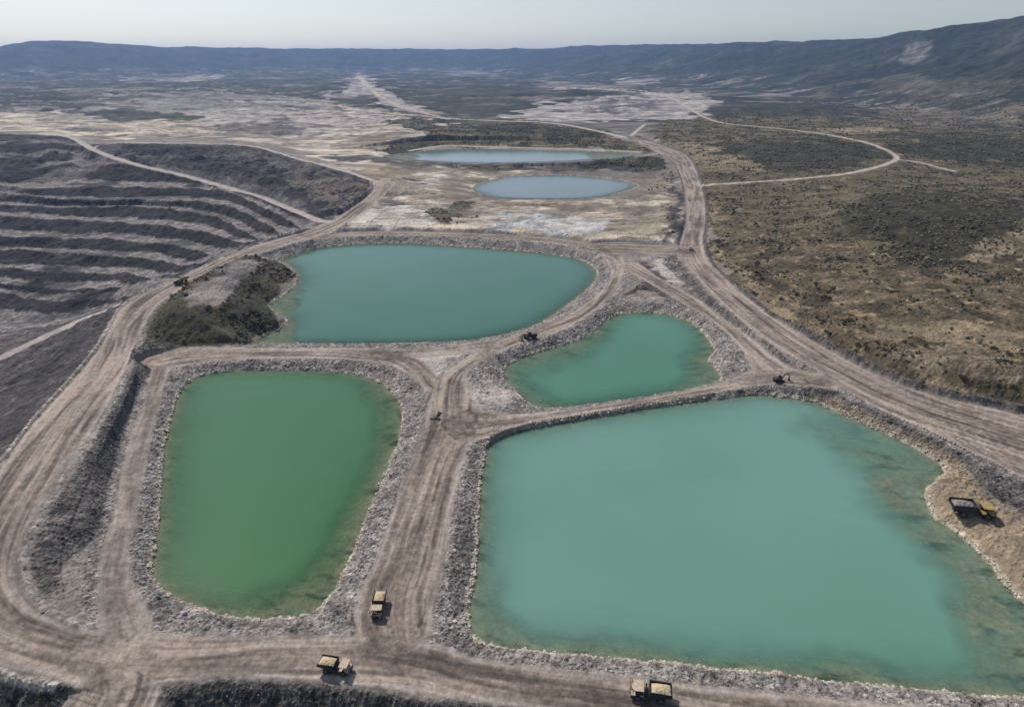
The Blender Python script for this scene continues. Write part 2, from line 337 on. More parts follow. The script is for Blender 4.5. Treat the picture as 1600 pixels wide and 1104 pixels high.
pit_rough = (fbm(X, Y, 26, 4, 95)*3.6 + ridged(X, Y, 9, 3, 96)*1.1)
rolling = ridged(X, Y*.8, 70, 5, 99)*10.0*sstep(LV, 11, 12.5)
Z = np.where(pm, PZ + pit_rough*(.35+.65*FACE)*sstep(LV, 0, 1.3) + rolling*(1-sstep(LV, 14.2, 15)) + (1-sstep(LV, 1.2, 2))*sstep(LV, .05, .5)*(ridged(X, Y, 13, 3, 97)*1.6+fbm(X, Y, 30, 3, 98)*2), Z)
Z = np.where(beyond, topz*(1-kk)+Z*kk, Z)

# --- peninsula spoil dump in the northern pond
P = np.array([ground(px, py, 7.5) for px, py in PLATEAU]); P = smooth_poly(P, 2)
D, *_ = seg_dist(P, X, Y, 60, True); ins = inside(P, X, Y)
D = np.where(ins, -D, D)
dump = np.where(D < 60, 10.0 - .66*np.maximum(D+fbm(X, Y, 14, 3, 101)*4, 0), -99)
dump_m = np.clip(dump+2, 0, 1)*(RR < 600)
dumpflat = (D < 0)
Z = np.maximum(Z, dump)

# --- micro relief off the roads
near = 1-sstep(RR, 700, 1400)
rub = ridged(X, Y, 2.8, 3, 110)*.55 + fbm(X, Y, 9, 3, 111)*1.0
Z = Z + rub*near*sstep(dmin, 0, 3)*np.where(inpit, .6, 1)

# --- cut and fill along the roads
both = lo > hi
zr = np.where(zw_ > 0, zsum/np.maximum(zw_, 1e-6), 0)
Zc = np.clip(Z, lo, np.maximum(hi, lo))
Zc = np.where(both, (lo+hi)/2, Zc)
Z = np.where(dmin < 0, np.where(zw_ > 0, zr, Zc), Zc)
fillm = sstep(np.abs(Z-zrd), .5, 1.5)*(dmin > 0)*(1-sstep(dmin, 22, 30))*(rk == 1)*(~inpit)
Z = Z + fillm*(ridged(rs_, dmin*.3, 3.0, 3, 135)*.60 + ridged(X, Y, 1.8, 2, 137)*.35 + fbm(X, Y, 5, 3, 136)*.7)*(RR < 900)

# --- ponds
print('ponds')
DP = np.full(N, 1e4, np.float32); ZWN = np.zeros(N, np.float32); PID = np.zeros(N, np.int8)
shore_n = fbm(X, Y, 3.0, 3, 120)*.9 + fbm(X, Y, 14, 2, 121)*1.0
POLYW = []
for pi, (name, (zw, out)) in enumerate(PONDS.items()):
    xs, ys = ground([p[0] for p in out], [p[1] for p in out], zw)
    P = smooth_poly(np.stack([xs, ys], 1), 2); POLYW.append((name, zw, P))
    D, *_ = seg_dist(P, X, Y, 80, True)
    ins = inside(P, X, Y)
    farp = name in ('far', 'farthest')
    D = np.where(ins, -np.where(D > 1e5, 80, D), D) + shore_n*(.7 if not farp else 2.5)
    c = D < DP
    DP = np.where(c, D, DP); ZWN = np.where(c, zw, ZWN); PID = np.where(c, pi+1, PID)
dr = np.maximum(dmin, 0); dpo = np.maximum(DP, 0)
tt = dpo/(dpo+dr+1e-3)
bank = ZWN + (zrd-ZWN)*np.power(tt, .85)
rill = ridged(rs_*1.0, dmin*.25, 2.6, 3, 130)
bank_n = rill*.55 + fbm(X, Y, 5, 3, 131)*.9 + ridged(X, Y, 1.7, 2, 132)*.38
bank = bank + bank_n*np.clip(4*tt*(1-tt), 0, 1)
span = dpo+dr
wb = (1-sstep(span, 15, 26))*(DP > 0)*(dmin > 0)
gen = np.minimum(Z, ZWN + .12 + .5*dpo + bank_n*np.clip(dpo/3, 0, 1))
gen = np.where((PID >= 5), np.minimum(Z, ZWN+.1+.12*dpo), gen)
gen = np.where((DP > 0) & (DP < 60), gen, Z)
isdump = (dump > -3) & (dump_m > .5)
wb = np.where(isdump, 0, wb)
Zb = gen*(1-wb)+bank*wb
Z = np.where((DP > 0) & (dmin > -0.3), Zb, Z)
# pond bed
zone_px, zone_py = to_px(X, Y, Z)
inp = DP < 0
SHALLOW = {1: [[(640,600),(560,590),(590,625),(603,650),(596,690),(566,760),(520,835),(470,895),(390,930),(340,955),(400,975),(540,940),(640,700)]],
 2: [[(700,1040),(700,930),(745,900),(775,925),(800,965),(860,1000),(980,1022),(980,1040)],[(1240,610),(1310,660),(1350,720),(1385,780),(1450,835),(1490,900),(1520,960),(1540,1030),(1580,1110),(1800,1110),(1700,900),(1480,700)],[(1180,1060),(1230,1030),(1330,1045),(1420,1065),(1420,1100)]],
 3: [[(770,560),(800,570),(830,600),(870,625),(880,650),(780,640)],[(1135,500),(1105,530),(1075,545),(1085,575),(1060,600),(1060,625),(1160,610)],[(930,500),(960,500),(930,530),(860,560),(820,565),(800,545)]],
 4: [[(400,440),(480,440),(440,490),(470,520),(440,545),(390,545)]],
 5: [[(985,278),(1020,285),(1000,305),(960,308),(940,303),(975,296)]],
 6: [[(570,235),(665,230),(640,255),(580,255)],[(900,228),(1010,235),(1000,255),(880,250),(930,243)]]}
sh = np.zeros(N, np.float32)
wx = fbm(X, Y, 22, 4, 140)*26; wy = fbm(X, Y, 22, 4, 141)*14
for pid, polys in SHALLOW.items():
    for poly in polys:
        m = (PID == pid) & inp
        ii = np.nonzero(m)[0]
        P = smooth_poly(poly, 2)
        kx = 2.2 if pid == 2 else (1 if pid < 5 else .4); ax_, ay_ = zone_px[ii]+wx[ii]*kx, zone_py[ii]+wy[ii]*(kx if pid < 5 else .15)
        ins = inside(P, ax_, ay_); D, *_ = seg_dist(P, ax_.astype(np.float32), ay_.astype(np.float32), 1e5, True)
        soft = 85 if pid == 2 else 52 if pid < 4 else (12 if pid == 4 else 5)
        sh[ii] = np.maximum(sh[ii], np.clip(.5+np.where(ins, D, -D)/soft, 0, 1))
dist_in = np.maximum(-DP, 0)
bedn = fbm(X, Y, 12, 4, 150)
deep = np.minimum(.06 + dist_in*.24, 6); shoal = np.clip(np.minimum(.1+dist_in*.10*(1+bedn), .38+bedn*.5), .05, 3)
sh = np.clip(sh + bedn*.25*(sh > 0)*(sh < 1), 0, 1)
depth = np.exp(np.log(deep)*(1-sh) + np.log(shoal)*sh)
depth = np.clip(depth + fbm(X, Y, 5, 3, 151)*.25*np.clip(dist_in/2, 0, 1), .02, 7)
depth = np.where(PID >= 5, depth*.8, depth)
Z = np.where(inp & ~((dmin < -1) & (DP > -1)), ZWN-depth, Z)
pk = np.exp(-(((X-float(ground(1520, 800, 0)[0]))/22)**2+((Y-float(ground(1520, 800, 0)[1]))/30)**2))*(DP > .5)*(dmin > 2)
Z = Z + pk*(ridged(X, Y, 4.5, 3, 170)*.55+fbm(X, Y, 10, 3, 171)*.8)
# berms last
Z = Z + bermh*np.where(DP < 1.5, 0, 1)*(RR < 1500)
# wheel ruts
rut = ridged(rd_*1.0+fbm(rs_, rd_*0, 60, 2, 160)*3, rs_/45, 2.0, 2, 161)
Z = Z + np.where(onroad, rut*.13*(RR < 500), 0)
print('height done')

# ------------------------------------------------------------------ colours of the ground
PX, PY = to_px(X, Y, Z)
PX = PX.astype(np.float32); PY = PY.astype(np.float32)
def C(r, g, b): return np.array([r, g, b], np.float32)
n1 = fbm(X, Y, 40, 4, 200); n2 = fbm(X, Y, 8, 4, 201); n3 = fbm(X, Y, 2.2, 3, 202); n4 = fbm(X, Y, 240, 4, 203)
lam = fbm(X/3.2, Y, 16, 5, 204)                # slightly banded
def mix(a, b, t): return a*(1-t)[:, None]+b*t[:, None]
GR = mix(C(.150,.130,.120), C(.280,.248,.228), np.clip(.5+n1*.5+n2*.7+n3*.3, 0, 1))
CLR = GR.copy()
SHR = np.zeros(N, np.float32)                  # how thick the scrub stands
ROUGH = np.full(N, .5, np.float32)
def paint(color, poly, wx=10, wy=4, soft=4, amount=1.0, scrub=None, rough=None, scale=1.0, limit=None):
    global CLR, SHR
    P = smooth_poly(poly, 1)
    pad = max(wx, wy)+soft*2+4
    m = (PX > P[:,0].min()-pad) & (PX < P[:,0].max()+pad) & (PY > P[:,1].min()-pad) & (PY < P[:,1].max()+pad) & (Y > 30)
    if limit is not None: m &= limit
    ii = np.nonzero(m)[0]
    if len(ii) == 0: return
    sc_ = float(np.clip(np.median(RR[ii][(PX[ii] > P[:,0].min()) & (PX[ii] < P[:,0].max()) & (PY[ii] > P[:,1].min()) & (PY[ii] < P[:,1].max())] if len(ii) > 50 else RR[ii])/400, .5, 12))*scale
    ax_ = PX[ii] + wx*3*perlin(X[ii]/sc_/28, Y[ii]/sc_/28, 5) + wx*2.2*perlin(X[ii]/sc_/9, Y[ii]/sc_/9, 6)
    ay_ = PY[ii] + wy*3*perlin(X[ii]/sc_/28, Y[ii]/sc_/28, 7) + wy*2.2*perlin(X[ii]/sc_/9, Y[ii]/sc_/9, 8)
    # signed distance in a squashed frame so that far zones keep soft far edges
    sq = np.array([1, wx/max(wy, .1)], np.float32) if wy > 0 else np.array([1, 1], np.float32)
    ins = inside(P, ax_, ay_)
    D, *_ = seg_dist(P*sq, (ax_*sq[0]).astype(np.float32), (ay_*sq[1]).astype(np.float32), 1e5, True)
    a = np.clip(.5+np.where(ins, D, -D)/(soft*2), 0, 1)*amount
    c = color(ii) if callable(color) else np.broadcast_to(color, (len(ii), 3))
    CLR[ii] = CLR[ii]*(1-a)[:, None]+c*a[:, None]
    if scrub is not None: SHR[ii] = SHR[ii]*(1-a)+scrub*a
    if rough is not None: ROUGH[ii] = ROUGH[ii]*(1-a)+rough*a
def pal(c1, c2, c3=None, s=1.0, seed=0, sharp=1.0, band=False):
    def f(ii):
        sc_ = s*1.2; big = sstep(RR[ii], 1100, 2600)
        x, y = X[ii]/sc_, Y[ii]/sc_
        if band: x = x*.35
        v = fbm(x, y, 22, 5, 300+seed, .62)*(1-big) + fbm(x*.7, y, 110, 5, 310+seed, .66)*big
        t = np.clip(.5+v*1.3*sharp, 0, 1)
        c = c1*(1-t)[:, None]+c2*t[:, None]
        if c3 is not None:
            u = sstep(fbm(x+77, y, 13, 4, 340+seed, .6)*(1-big) + fbm(x*.6+77, y, 80, 4, 345+seed, .6)*big, .12, .38)
            c = c*(1-u)[:, None]+c3*u[:, None]
        return c
    return f
FOREST = pal(C(.036,.042,.034), C(.074,.078,.056), C(.16,.14,.115), 1.3, 1, 1.8)
SAND = pal(C(.26,.225,.188), C(.49,.425,.345), C(.17,.155,.15), 1, 2, 1.5, True)
SANDM = pal(C(.22,.20,.20), C(.40,.36,.345), C(.14,.125,.13), 1, 3, 1.6, True)
OLIVE = pal(C(.102,.086,.049), C(.165,.136,.082), C(.21,.17,.112), 1, 4, 1.1)
DRY = pal(C(.085,.070,.042), C(.165,.130,.086), C(.25,.195,.13), .7, 5, 1.6)
DARKV = pal(C(.036,.044,.026), C(.070,.074,.042), None, .8, 6, 1.3)
OCH = pal(C(.19,.150,.105), C(.31,.245,.165), C(.13,.105,.07), 1, 7, 1.2)
PALE = pal(C(.34,.32,.30), C(.52,.48,.44), C(.24,.22,.22), .6, 8, 1.3, True)
BLUEG = pal(C(.24,.25,.26), C(.40,.41,.42), C(.20,.19,.19), .6, 9, 1.3)
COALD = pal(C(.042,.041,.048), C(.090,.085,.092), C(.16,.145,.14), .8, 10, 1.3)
BROWN = pal(C(.15,.12,.095), C(.26,.21,.165), C(.38,.32,.26), .8, 11, 1.3, True)
MAUVE = pal(C(.16,.138,.138), C(.27,.24,.235), None, .8, 12, 1.3, True)
# far country
farw = sstep(RR, 1150, 1500)
fc = FOREST(np.arange(N))
CLR = CLR*(1-farw)[:, None]+fc*farw[:, None]
patch = sstep(fbm(X*.45, Y, 260, 5, 210, .62), .16, .34)*farw*(1-sstep(TMT, .05, .4))
CLR = mix(CLR, MAUVE(np.arange(N)), patch*.8)
paint(OLIVE, [(1056,238),(1075,250),(1098,290),(1108,350),(1110,400),(1180,465),(1290,540),(1430,598),(1600,640),(1750,660),(1900,170),(1600,165),(1250,170),(1080,180),(1005,205)], 5, 2, 4, 1, .55)
paint(FOREST, [(1230,130),(1400,150),(1600,130),(1800,100),(1800,200),(1600,210),(1400,190),(1280,185)], 20, 5, 6, .8, .5)
paint(BROWN, [(1330,172),(1420,168),(1520,172),(1640,160),(1640,195),(1500,196),(1380,190)], 24, 5, 5, .55)
paint(OLIVE, [(1100,200),(1200,205),(1320,222),(1400,250),(1470,268),(1610,300),(1750,320),(1700,205),(1500,205),(1300,190)], 16, 4, 6, .7, .6)
paint(DARKV, [(1400,215),(1500,208),(1610,215),(1700,250),(1610,262),(1500,255),(1440,250),(1390,232)], 20, 4, 6, .8, .9)
paint(OCH, [(1285,200),(1330,198),(1400,202),(1410,207),(1350,209),(1300,206)], 6, 1.5, 2, .85, .05)
paint(OCH, [(1000,228),(1060,222),(1110,226),(1150,240),(1240,255),(1230,268),(1130,268),(1090,258),(1060,236)], 14, 4, 5, .65, .2)
paint(DARKV, [(1130,225),(1190,222),(1260,212),(1330,222),(1385,240),(1375,252),(1300,262),(1230,266),(1180,255),(1130,240)], 14, 4, 5, .8, .9)
paint(OLIVE, [(1105,300),(1130,292),(1280,280),(1400,262),(1500,272),(1600,280),(1700,300),(1700,345),(1560,310),(1440,298),(1330,330),(1280,370),(1115,380)], 10, 4, 6, .9, .35)
paint(DRY, [(1110,378),(1280,360),(1330,385),(1480,412),(1560,390),(1750,400),(1750,660),(1600,640),(1430,598),(1290,540),(1180,465)], 16, 6, 6, 1, .45)
paint(pal(C(.042,.042,.026), C(.078,.072,.042), C(.12,.10,.06), .6, 23, 1.3), [(1285,352),(1320,330),(1370,308),(1450,294),(1530,305),(1610,318),(1650,345),(1600,352),(1545,378),(1500,405),(1470,416),(1420,405),(1370,392),(1310,372)], 14, 6, 10, .92, .9)
paint(OCH, [(1480,415),(1510,395),(1545,378),(1600,356),(1680,350),(1650,385),(1570,400),(1520,412)], 10, 4, 4, .75, .35)
paint(OCH, [(1325,528),(1360,512),(1440,500),(1520,508),(1620,520),(1700,535),(1650,556),(1560,548),(1470,530),(1390,524),(1350,535)], 10, 3, 4, .85, .08)
paint(BROWN, [(1370,540),(1460,540),(1560,560),(1620,590),(1560,600),(1450,575)], 16, 6, 5, .5, .8)
paint(OCH, [(1105,385),(1125,385),(1150,412),(1200,455),(1250,498),(1300,535),(1285,540),(1230,505),(1170,455)], 5, 4, 3, .8, .2)
paint(OCH, [(1112,302),(1128,310),(1124,345),(1110,345)], 4, 4, 2, .8, .1)
# western valley floor
paint(SAND, [(-300,172),(60,176),(150,178),(300,172),(420,166),(560,172),(660,186),(700,196),(680,215),(640,235),(560,262),(520,250),(430,226),(330,214),(200,214),(100,212),(-300,206)], 14, 3, 4, 1, .02)
paint(SANDM, [(-300,160),(100,172),(200,150),(260,140),(350,140),(440,150),(520,160),(600,176),(560,200),(470,214),(380,210),(300,186),(150,178),(-300,178)], 30, 4, 5, .7, .05)
paint(FOREST, [(110,174),(150,172),(250,176),(310,182),(290,189),(200,187),(140,182)], 12, 2, 3, .9)
paint(COALD, [(330,196),(420,190),(480,200),(520,205),(450,212),(360,206)], 20, 3, 4, .6)
paint(COALD, [(400,180),(440,178),(470,186),(430,190)], 12, 3, 3, .6)
paint(SANDM, [(200,125),(280,118),(370,117),(340,124),(250,130)], 20, 1.5, 2, .8)
paint(SANDM, [(545,118),(562,113),(575,120),(590,135),(612,142),(620,156),(660,168),(700,180),(640,178),(595,162),(575,148),(540,150),(500,155),(520,145),(552,136),(540,128)], 6, 1.5, 2, .95)
paint(BROWN, [(560,165),(640,178),(760,182),(860,178),(800,188),(700,186),(600,178)], 20, 2, 3, .5)
paint(SANDM, [(790,186),(830,172),(870,160),(930,152),(1000,150),(1060,156),(1100,166),(1110,178),(1080,188),(990,188),(900,189)], 16, 2.5, 3, .95, .02)
paint(SANDM, [(990,142),(1030,142),(1110,150),(1130,165),(1100,172),(1060,160),(1010,152)], 8, 2, 2, .9)
paint(COALD, [(880,172),(930,164),(980,156),(1050,156),(1040,164),(960,170),(930,178)], 20, 2.5, 3, .6)
paint(SANDM, [(820,136),(900,130),(960,133),(1000,140),(940,142),(870,140)], 14, 1.2, 1.5, .75)
paint(SANDM, [(960,124),(1010,121),(1025,130),(980,132)], 10, 1.2, 1.5, .7)
paint(SANDM, [(700,112),(760,110),(790,118),(720,118)], 12, 1, 1.5, .5)
paint(DARKV, [(1110,170),(1200,162),(1280,165),(1290,180),(1200,186),(1130,184)], 12, 2, 3, .7)
# ground around the far ponds
paint(OLIVE, [(640,215),(700,198),(800,191),(900,200),(985,218),(1030,232),(1010,238),(900,234),(780,231),(690,230),(650,226)], 10, 2.5, 3, 1, .9)
paint(DARKV, [(720,196),(800,192),(880,199),(960,212),(900,218),(800,212),(740,206)], 14, 2, 3, .7, .9)
paint(DARKV, [(610,196),(640,186),(700,184),(740,188),(690,200),(640,204)], 12, 2, 3, .8, .7)
paint(BROWN, [(500,222),(560,214),(640,212),(690,225),(640,236),(560,236)], 16, 3, 4, .8)
paint(DARKV, [(585,241),(615,232),(650,222),(682,228),(672,234),(640,243),(600,246)], 6, 1.5, 2, .9, .6)
paint(COALD, [(480,240),(540,240),(600,248),(700,254),(790,256),(850,262),(760,264),(660,258),(560,252),(500,248)], 8, 2, 2, .9)
paint(SAND, [(470,252),(560,256),(640,262),(740,264),(830,266),(860,268),(790,274),(740,288),(735,300),(750,312),(900,316),(1000,304),(1060,300),(1062,380),(1000,376),(900,370),(700,358),(520,356),(560,330),(618,300),(604,284),(540,262)], 6, 2, 3, 1, .02)
paint(COALD, [(850,264),(880,258),(930,250),(1000,242),(1040,250),(1042,266),(960,268),(880,268)], 6, 2, 2, .9, .2)
paint(DARKV, [(900,256),(960,246),(1000,242),(1038,250),(1040,262),(990,266),(910,265)], 6, 2, 2, .95, 1.0)
paint(DARKV, [(700,257),(760,260),(850,264),(850,268),(740,265),(690,261)], 6, 1.5, 2, .8, .4)
paint(BROWN, [(1000,268),(1050,268),(1064,300),(1066,360),(1050,376),(1030,340),(1035,310),(1005,290)], 8, 4, 4, .9, .2)
paint(COALD, [(1045,270),(1062,300),(1068,340),(1062,370),(1050,378),(1046,350),(1050,310)], 5, 4, 3, .85, .25)
paint(PALE, [(545,348),(575,330),(610,322),(690,320),(700,332),(670,346),(620,354),(560,354)], 10, 3, 3, .9)
paint(BLUEG, [(760,348),(800,334),(850,330),(910,338),(950,352),(920,366),(850,366),(790,358)], 12, 3, 4, .9)
paint(PALE, [(860,340),(920,342),(935,356),(900,364),(860,360)], 10, 3, 3, .7)
paint(PALE, [(636,284),(670,275),(715,270),(722,277),(690,288),(650,290)], 6, 2, 2, .9)
paint(OCH, [(570,262),(640,264),(700,266),(640,278),(600,284),(560,270)], 8, 2.5, 3, .7)
paint(BROWN, [(690,300),(735,275),(760,270),(750,284),(728,294),(742,310),(700,318),(640,310)], 8, 3, 3, .8)
paint(DARKV, [(672,332),(700,320),(735,319),(745,328),(720,338),(700,352),(685,345)], 6, 3, 3, .75, .8)
paint(BROWN, [(745,313),(850,317),(950,318),(1040,322),(1045,332),(950,330),(850,328),(760,322)], 10, 2, 3, .7)
paint(OLIVE, [(950,340),(1000,336),(1040,345),(1040,365),(990,368),(960,360)], 12, 4, 4, .4, .2)
# dumps and slopes round the near ponds
paint(OCH, [(1478,765),(1500,742),(1545,748),(1600,770),(1700,800),(1700,980),(1640,960),(1590,930),(1540,868),(1500,832),(1470,812)], 10, 8, 10, .5, .02)
paint(PALE, [(690,600),(740,578),(790,600),(815,632),(770,648),(720,640)], 8, 6, 8, .55)
paint(PALE, [(640,556),(700,545),(745,550),(705,575),(680,590),(655,572)], 8, 4, 5, .6)
paint(PALE, [(1000,398),(1030,402),(1070,440),(1060,452),(1020,425)], 6, 4, 4, .6)
paint(COALD, [(975,455),(1000,440),(1040,450),(1060,462),(1070,476),(1030,462),(1000,452),(985,458)], 5, 3, 3, .85, .5)
paint(COALD, [(998,405),(1020,425),(1050,440),(1040,444),(1010,430),(995,415)], 4, 3, 2, .85, .3)
# hillside scars on the escarpment
HB = pal(C(.030,.037,.034), C(.058,.066,.052), C(.085,.083,.07), 2.2, 15, 1.4)
hm = sstep(TMT, .06, .3)
CLR = mix(CLR, HB(np.arange(N)), hm*.9)
paint(MAUVE, [(1403,96),(1412,70),(1430,67),(1455,65),(1452,78),(1440,88),(1420,94)], 5, 4, 4, .55)
paint(BROWN, [(1330,128),(1400,120),(1560,122),(1600,130),(1500,150),(1380,150)], 20, 4, 6, .25)
paint(MAUVE, [(1010,98),(1060,92),(1050,102)], 8, 3, 4, .3)

vmask = np.clip(vm_+qm_, 0, 1)*(TMT < .05)
dark_ = sstep(fbm(X*.33, Y, 75, 5, 260, .66), .02, .26)*vmask
CLR = mix(CLR, mix(C(.060,.058,.066), C(.11,.10,.10), np.clip(.5+n1, 0, 1)), dark_*.62)
lite_ = sstep(fbm(X*.25+99, Y, 60, 5, 261, .66), .16, .34)*sstep(RR, 1500, 2200)*(TMT < .15)
CLR = mix(CLR, C(.30,.265,.24)*np.ones((N, 1), np.float32), lite_*.6)
cdark = sstep(ridged(X*.6, Y, 22, 4, 262)+fbm(X, Y, 50, 2, 263)*.8, .25, .6)*cm_
CLR = mix(CLR, C(.15,.125,.10)*np.ones((N, 1), np.float32), cdark*.55)
fn = fbm(X*.6, Y, 26, 4, 264, .7)
CLR = CLR*(1+fn*.75*sstep(RR, 600, 1300))[:, None]
CLR = CLR*(1+np.clip(n3*1.1+n2*.7, -.6, .8)*np.clip(SHR*2, 0, 1)*.42)[:, None]
# the pit: coal faces with their shade darkened in, dusty benches
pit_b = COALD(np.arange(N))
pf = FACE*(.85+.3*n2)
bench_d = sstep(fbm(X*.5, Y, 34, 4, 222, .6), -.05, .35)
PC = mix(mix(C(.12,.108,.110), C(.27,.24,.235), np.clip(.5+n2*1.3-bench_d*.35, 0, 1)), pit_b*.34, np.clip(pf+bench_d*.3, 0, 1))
PC = mix(PC, mix(pit_b, MAUVE(np.arange(N))*.75, np.clip(.25+fbm(X, Y, 30, 4, 220)*1.3, 0, 1)), sstep(LV, 11.5, 12.6)*np.where(TH < bearing(150, 240), .25, .75))
lowp = 1-sstep(LV, .9, 1.6)
PC = mix(PC, mix(pit_b*1.15, C(.16,.135,.13), np.clip(.12+ridged(X*.8, Y, 14, 3, 221)*.35, 0, 1)), lowp)
pmk = inpit & (dmin > 0)
pblend = pmk.astype(np.float32)
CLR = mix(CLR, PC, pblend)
paint(MAUVE, [(125,236),(150,240),(165,256),(120,284),(60,300),(0,312),(-100,312),(-100,296),(0,290),(50,280),(95,258)], 5, 3, 4, .55, None, None, 1, inpit)
DK = pal(C(.028,.028,.036), C(.062,.060,.068), None, .8, 21, 1.3)
for poly in ([(-60,221),(60,224),(84,230),(60,236),(-60,235)], [(-60,244),(50,246),(60,250),(30,257),(-60,256)], [(-60,262),(40,261),(52,266),(20,274),(-60,272)],
             [(190,227),(240,226),(330,228),(345,236),(300,245),(240,244),(205,236)], [(262,250),(320,245),(370,248),(340,258),(290,260)], [(300,262),(370,256),(420,262),(400,272),(330,272)],
             [(395,272),(425,262),(452,268),(440,284),(410,290)], [(465,270),(500,262),(530,270),(520,284),(480,286)], [(530,280),(560,272),(582,284),(570,300),(540,300)],
             [(440,296),(490,290),(520,300),(500,314),(450,312)], [(90,296),(140,282),(190,286),(180,292),(110,300)], [(470,316),(520,312),(540,320),(510,334),(480,330)]):
    paint(DK, poly, 4, 2.2, 2.5, .85, None, None, 1, inpit)
paint(DK, [(-60,640),(0,610),(50,560),(100,525),(150,500),(178,488),(190,486),(160,535),(110,590),(55,650),(0,725),(-60,800)], 5, 5, 5, .35, None, None, 1, inpit)
paint(BROWN, [(430,270),(480,262),(560,278),(580,290),(560,320),(530,330),(480,300)], 10, 5, 5, .45, None, None, 1, inpit)

# banks: rubble slopes between water and road
bk = ((DP > 0) & (DP < 22)).astype(np.float32)*wb
tb = tt
BC = mix(C(.130,.120,.116), C(.32,.295,.28), np.clip(.45+n2*.8+n3*.5+rill*.15, 0, 1))
CLR = mix(CLR, BC, bk*(1-SHR)*.95)
# fill slopes of the raised haul roads are painted darker
slope_fill = ((Z < zrd-.9) & (dmin > 0) & (dmin < 26) & (rk == 1) & (DP > 0) & ~inpit)
e_west = (rid == 2); e_east = (rid == 13) | (rid == 14)
names = [r[0] for r in ROADS]
iw, ie = names.index('west_main'), names.index('east_main'); isth = names.index('south'); isw = names.index('southwest_branch')
fw = sstep(dW, .3, 1.5)*(1-sstep(dW, 30, 36))*(sW > 0)*sstep(Z, .25, .8)*sstep(zW-Z, .3, 1.0)*(DP > 1)
fe = sstep(dE, .3, 1.5)*(1-sstep(dE, 14, 18))*(sE < 0)*sstep(Z, .5, 1.1)*sstep(zE-Z, .3, 1.0)*(RR < 620)
darkfill = np.clip(fw+fe, 0, 1)*(dmin > 0)*(~inpit)*(dump_m*(dump > -1) < .5)
CLR = mix(CLR, mix(C(.080,.075,.075), C(.19,.175,.168), np.clip(.5+n2+n3*.5, 0, 1)), darkfill*.95)
southfill = ((dmin > 0) & ((rid == isth) | (rid == isw)) & (RR < rs+2) & (DP > 3)).astype(np.float32)*sstep(dmin, 0, 2)
southfill = np.maximum(southfill, (RR < rs-6)*(dmin > 1))
CLR = mix(CLR, mix(C(.060,.058,.056), C(.13,.122,.115), np.clip(.5+n2+n3*.8, 0, 1)), southfill)
# east bank of the east pond is two-tone: ochre rock below
och_b = ((PID == 2) & (DP > 0) & (DP < 16) & (X > 60) & (PX > 1255) & (PY < 1000)).astype(np.float32)*(1-sstep(DP/(DP+np.maximum(dmin, 0)+.01), .40, .55))
CLR = mix(CLR, OCH(np.arange(N)), np.clip(och_b*.8, 0, 1))
paint(COALD, [(745,780),(752,705),(766,682),(830,664),(1060,620),(1200,602),(1290,612),(1290,622),(1200,618),(1060,634),(830,674),(775,690),(765,740),(752,820),(742,900),(700,960),(712,800)], 2, 2, 3, .30)
# peninsula: scrub flanks
dm = dump_m*(~dumpflat)*(dmin > .5)*(DP > 0)
gr = mix(C(.036,.038,.022), C(.115,.098,.058), np.clip(.5+n1*.8+n2*.6, 0, 1))
dm2 = np.clip(dump_m*(dmin > .5)*(DP > 0)*(.95+n2), 0, 1)
CLR = mix(CLR, gr, dm2); SHR = np.maximum(SHR, dm2*.9)
keep = SHR.copy()
paint(MAUVE, [(286,464),(300,449),(341,424),(375,409),(416,405),(403,420),(387,431),(362,447),(350,471),(325,478),(296,481)], 4, 3, 5, 1, 0.0)
# berm tops: pale loose rock
CLR = mix(CLR, mix(C(.24,.215,.20), C(.46,.42,.38), np.clip(.5+n3*1.5, 0, 1)), np.clip(bermh*1.1, 0, 1)*(dmin > 0)*np.where(rid == ie, .0, .85)*(~southfill.astype(bool)))
# waterline: pale boulders and crust
wl = np.exp(-((DP-.5)/.75)**2)*(RR < 1500)
CLR = mix(CLR, mix(C(.26,.23,.19), C(.50,.45,.38), np.clip(.5+n3*1.6, 0, 1)), np.clip(wl, 0, 1)*.75)
# roads: compacted, streaked along the direction of travel
st = fbm(rd_*1.0+fbm(rs_, rd_*0, 70, 2, 230)*4, rs_/26, 2.6, 4, 231, .6)
st2 = fbm(rd_, rs_/9, 6.0, 3, 232)
xr = sstep(zw_, 1.15, 1.9)
st3 = ridged(rd_+fbm(rs_, rd_*0+9, 50, 2, 235)*3, rs_/60, 1.7, 2, 236)
RC = mix(C(.118,.095,.082), C(.312,.260,.222), np.clip(.52+(st*1.15+st2*.5+st3*.14)*(1-xr*.75)+n1*(.55+.5*xr)+n2*(.3+.5*xr)+n3*.25, 0, 1))
RC = mix(RC, C(.095,.078,.070), sstep(fbm(rd_, rs_/18, 3.2, 3, 233), .18, .45)*.7)
edge = np.exp(-((dmin+.8)/1.2)**2)
RC = mix(RC, C(.38,.345,.32), edge*.35)
rmask = sstep(-dmin, -.8, .8)*(rk > 0)
soft = (rk == 2)
rmask = np.where(soft, rmask*.6, rmask)
CLR = mix(CLR, RC, rmask*(rk != 3))
TR = mix(C(.36,.32,.27), C(.50,.45,.39), np.clip(.5+n2, 0, 1))
CLR = mix(CLR, TR, rmask*(rk == 3))
pitroad = mix(C(.26,.23,.22), C(.38,.34,.32), np.clip(.5+n2, 0, 1))
CLR = mix(CLR, pitroad, rmask*(rk == 4))
eb = (rid == ie)*np.clip(bermh, 0, 1)*(dmin > 0)  # east road berm: its shadow band painted in as dark colour
CLR = mix(CLR, mix(C(.075,.070,.070), C(.17,.155,.15), np.clip(.5+n3, 0, 1)), eb)
SHR = np.where(SHR < .12, 0, SHR)*sstep(dmin, 1.5, 9)*(DP > 1)
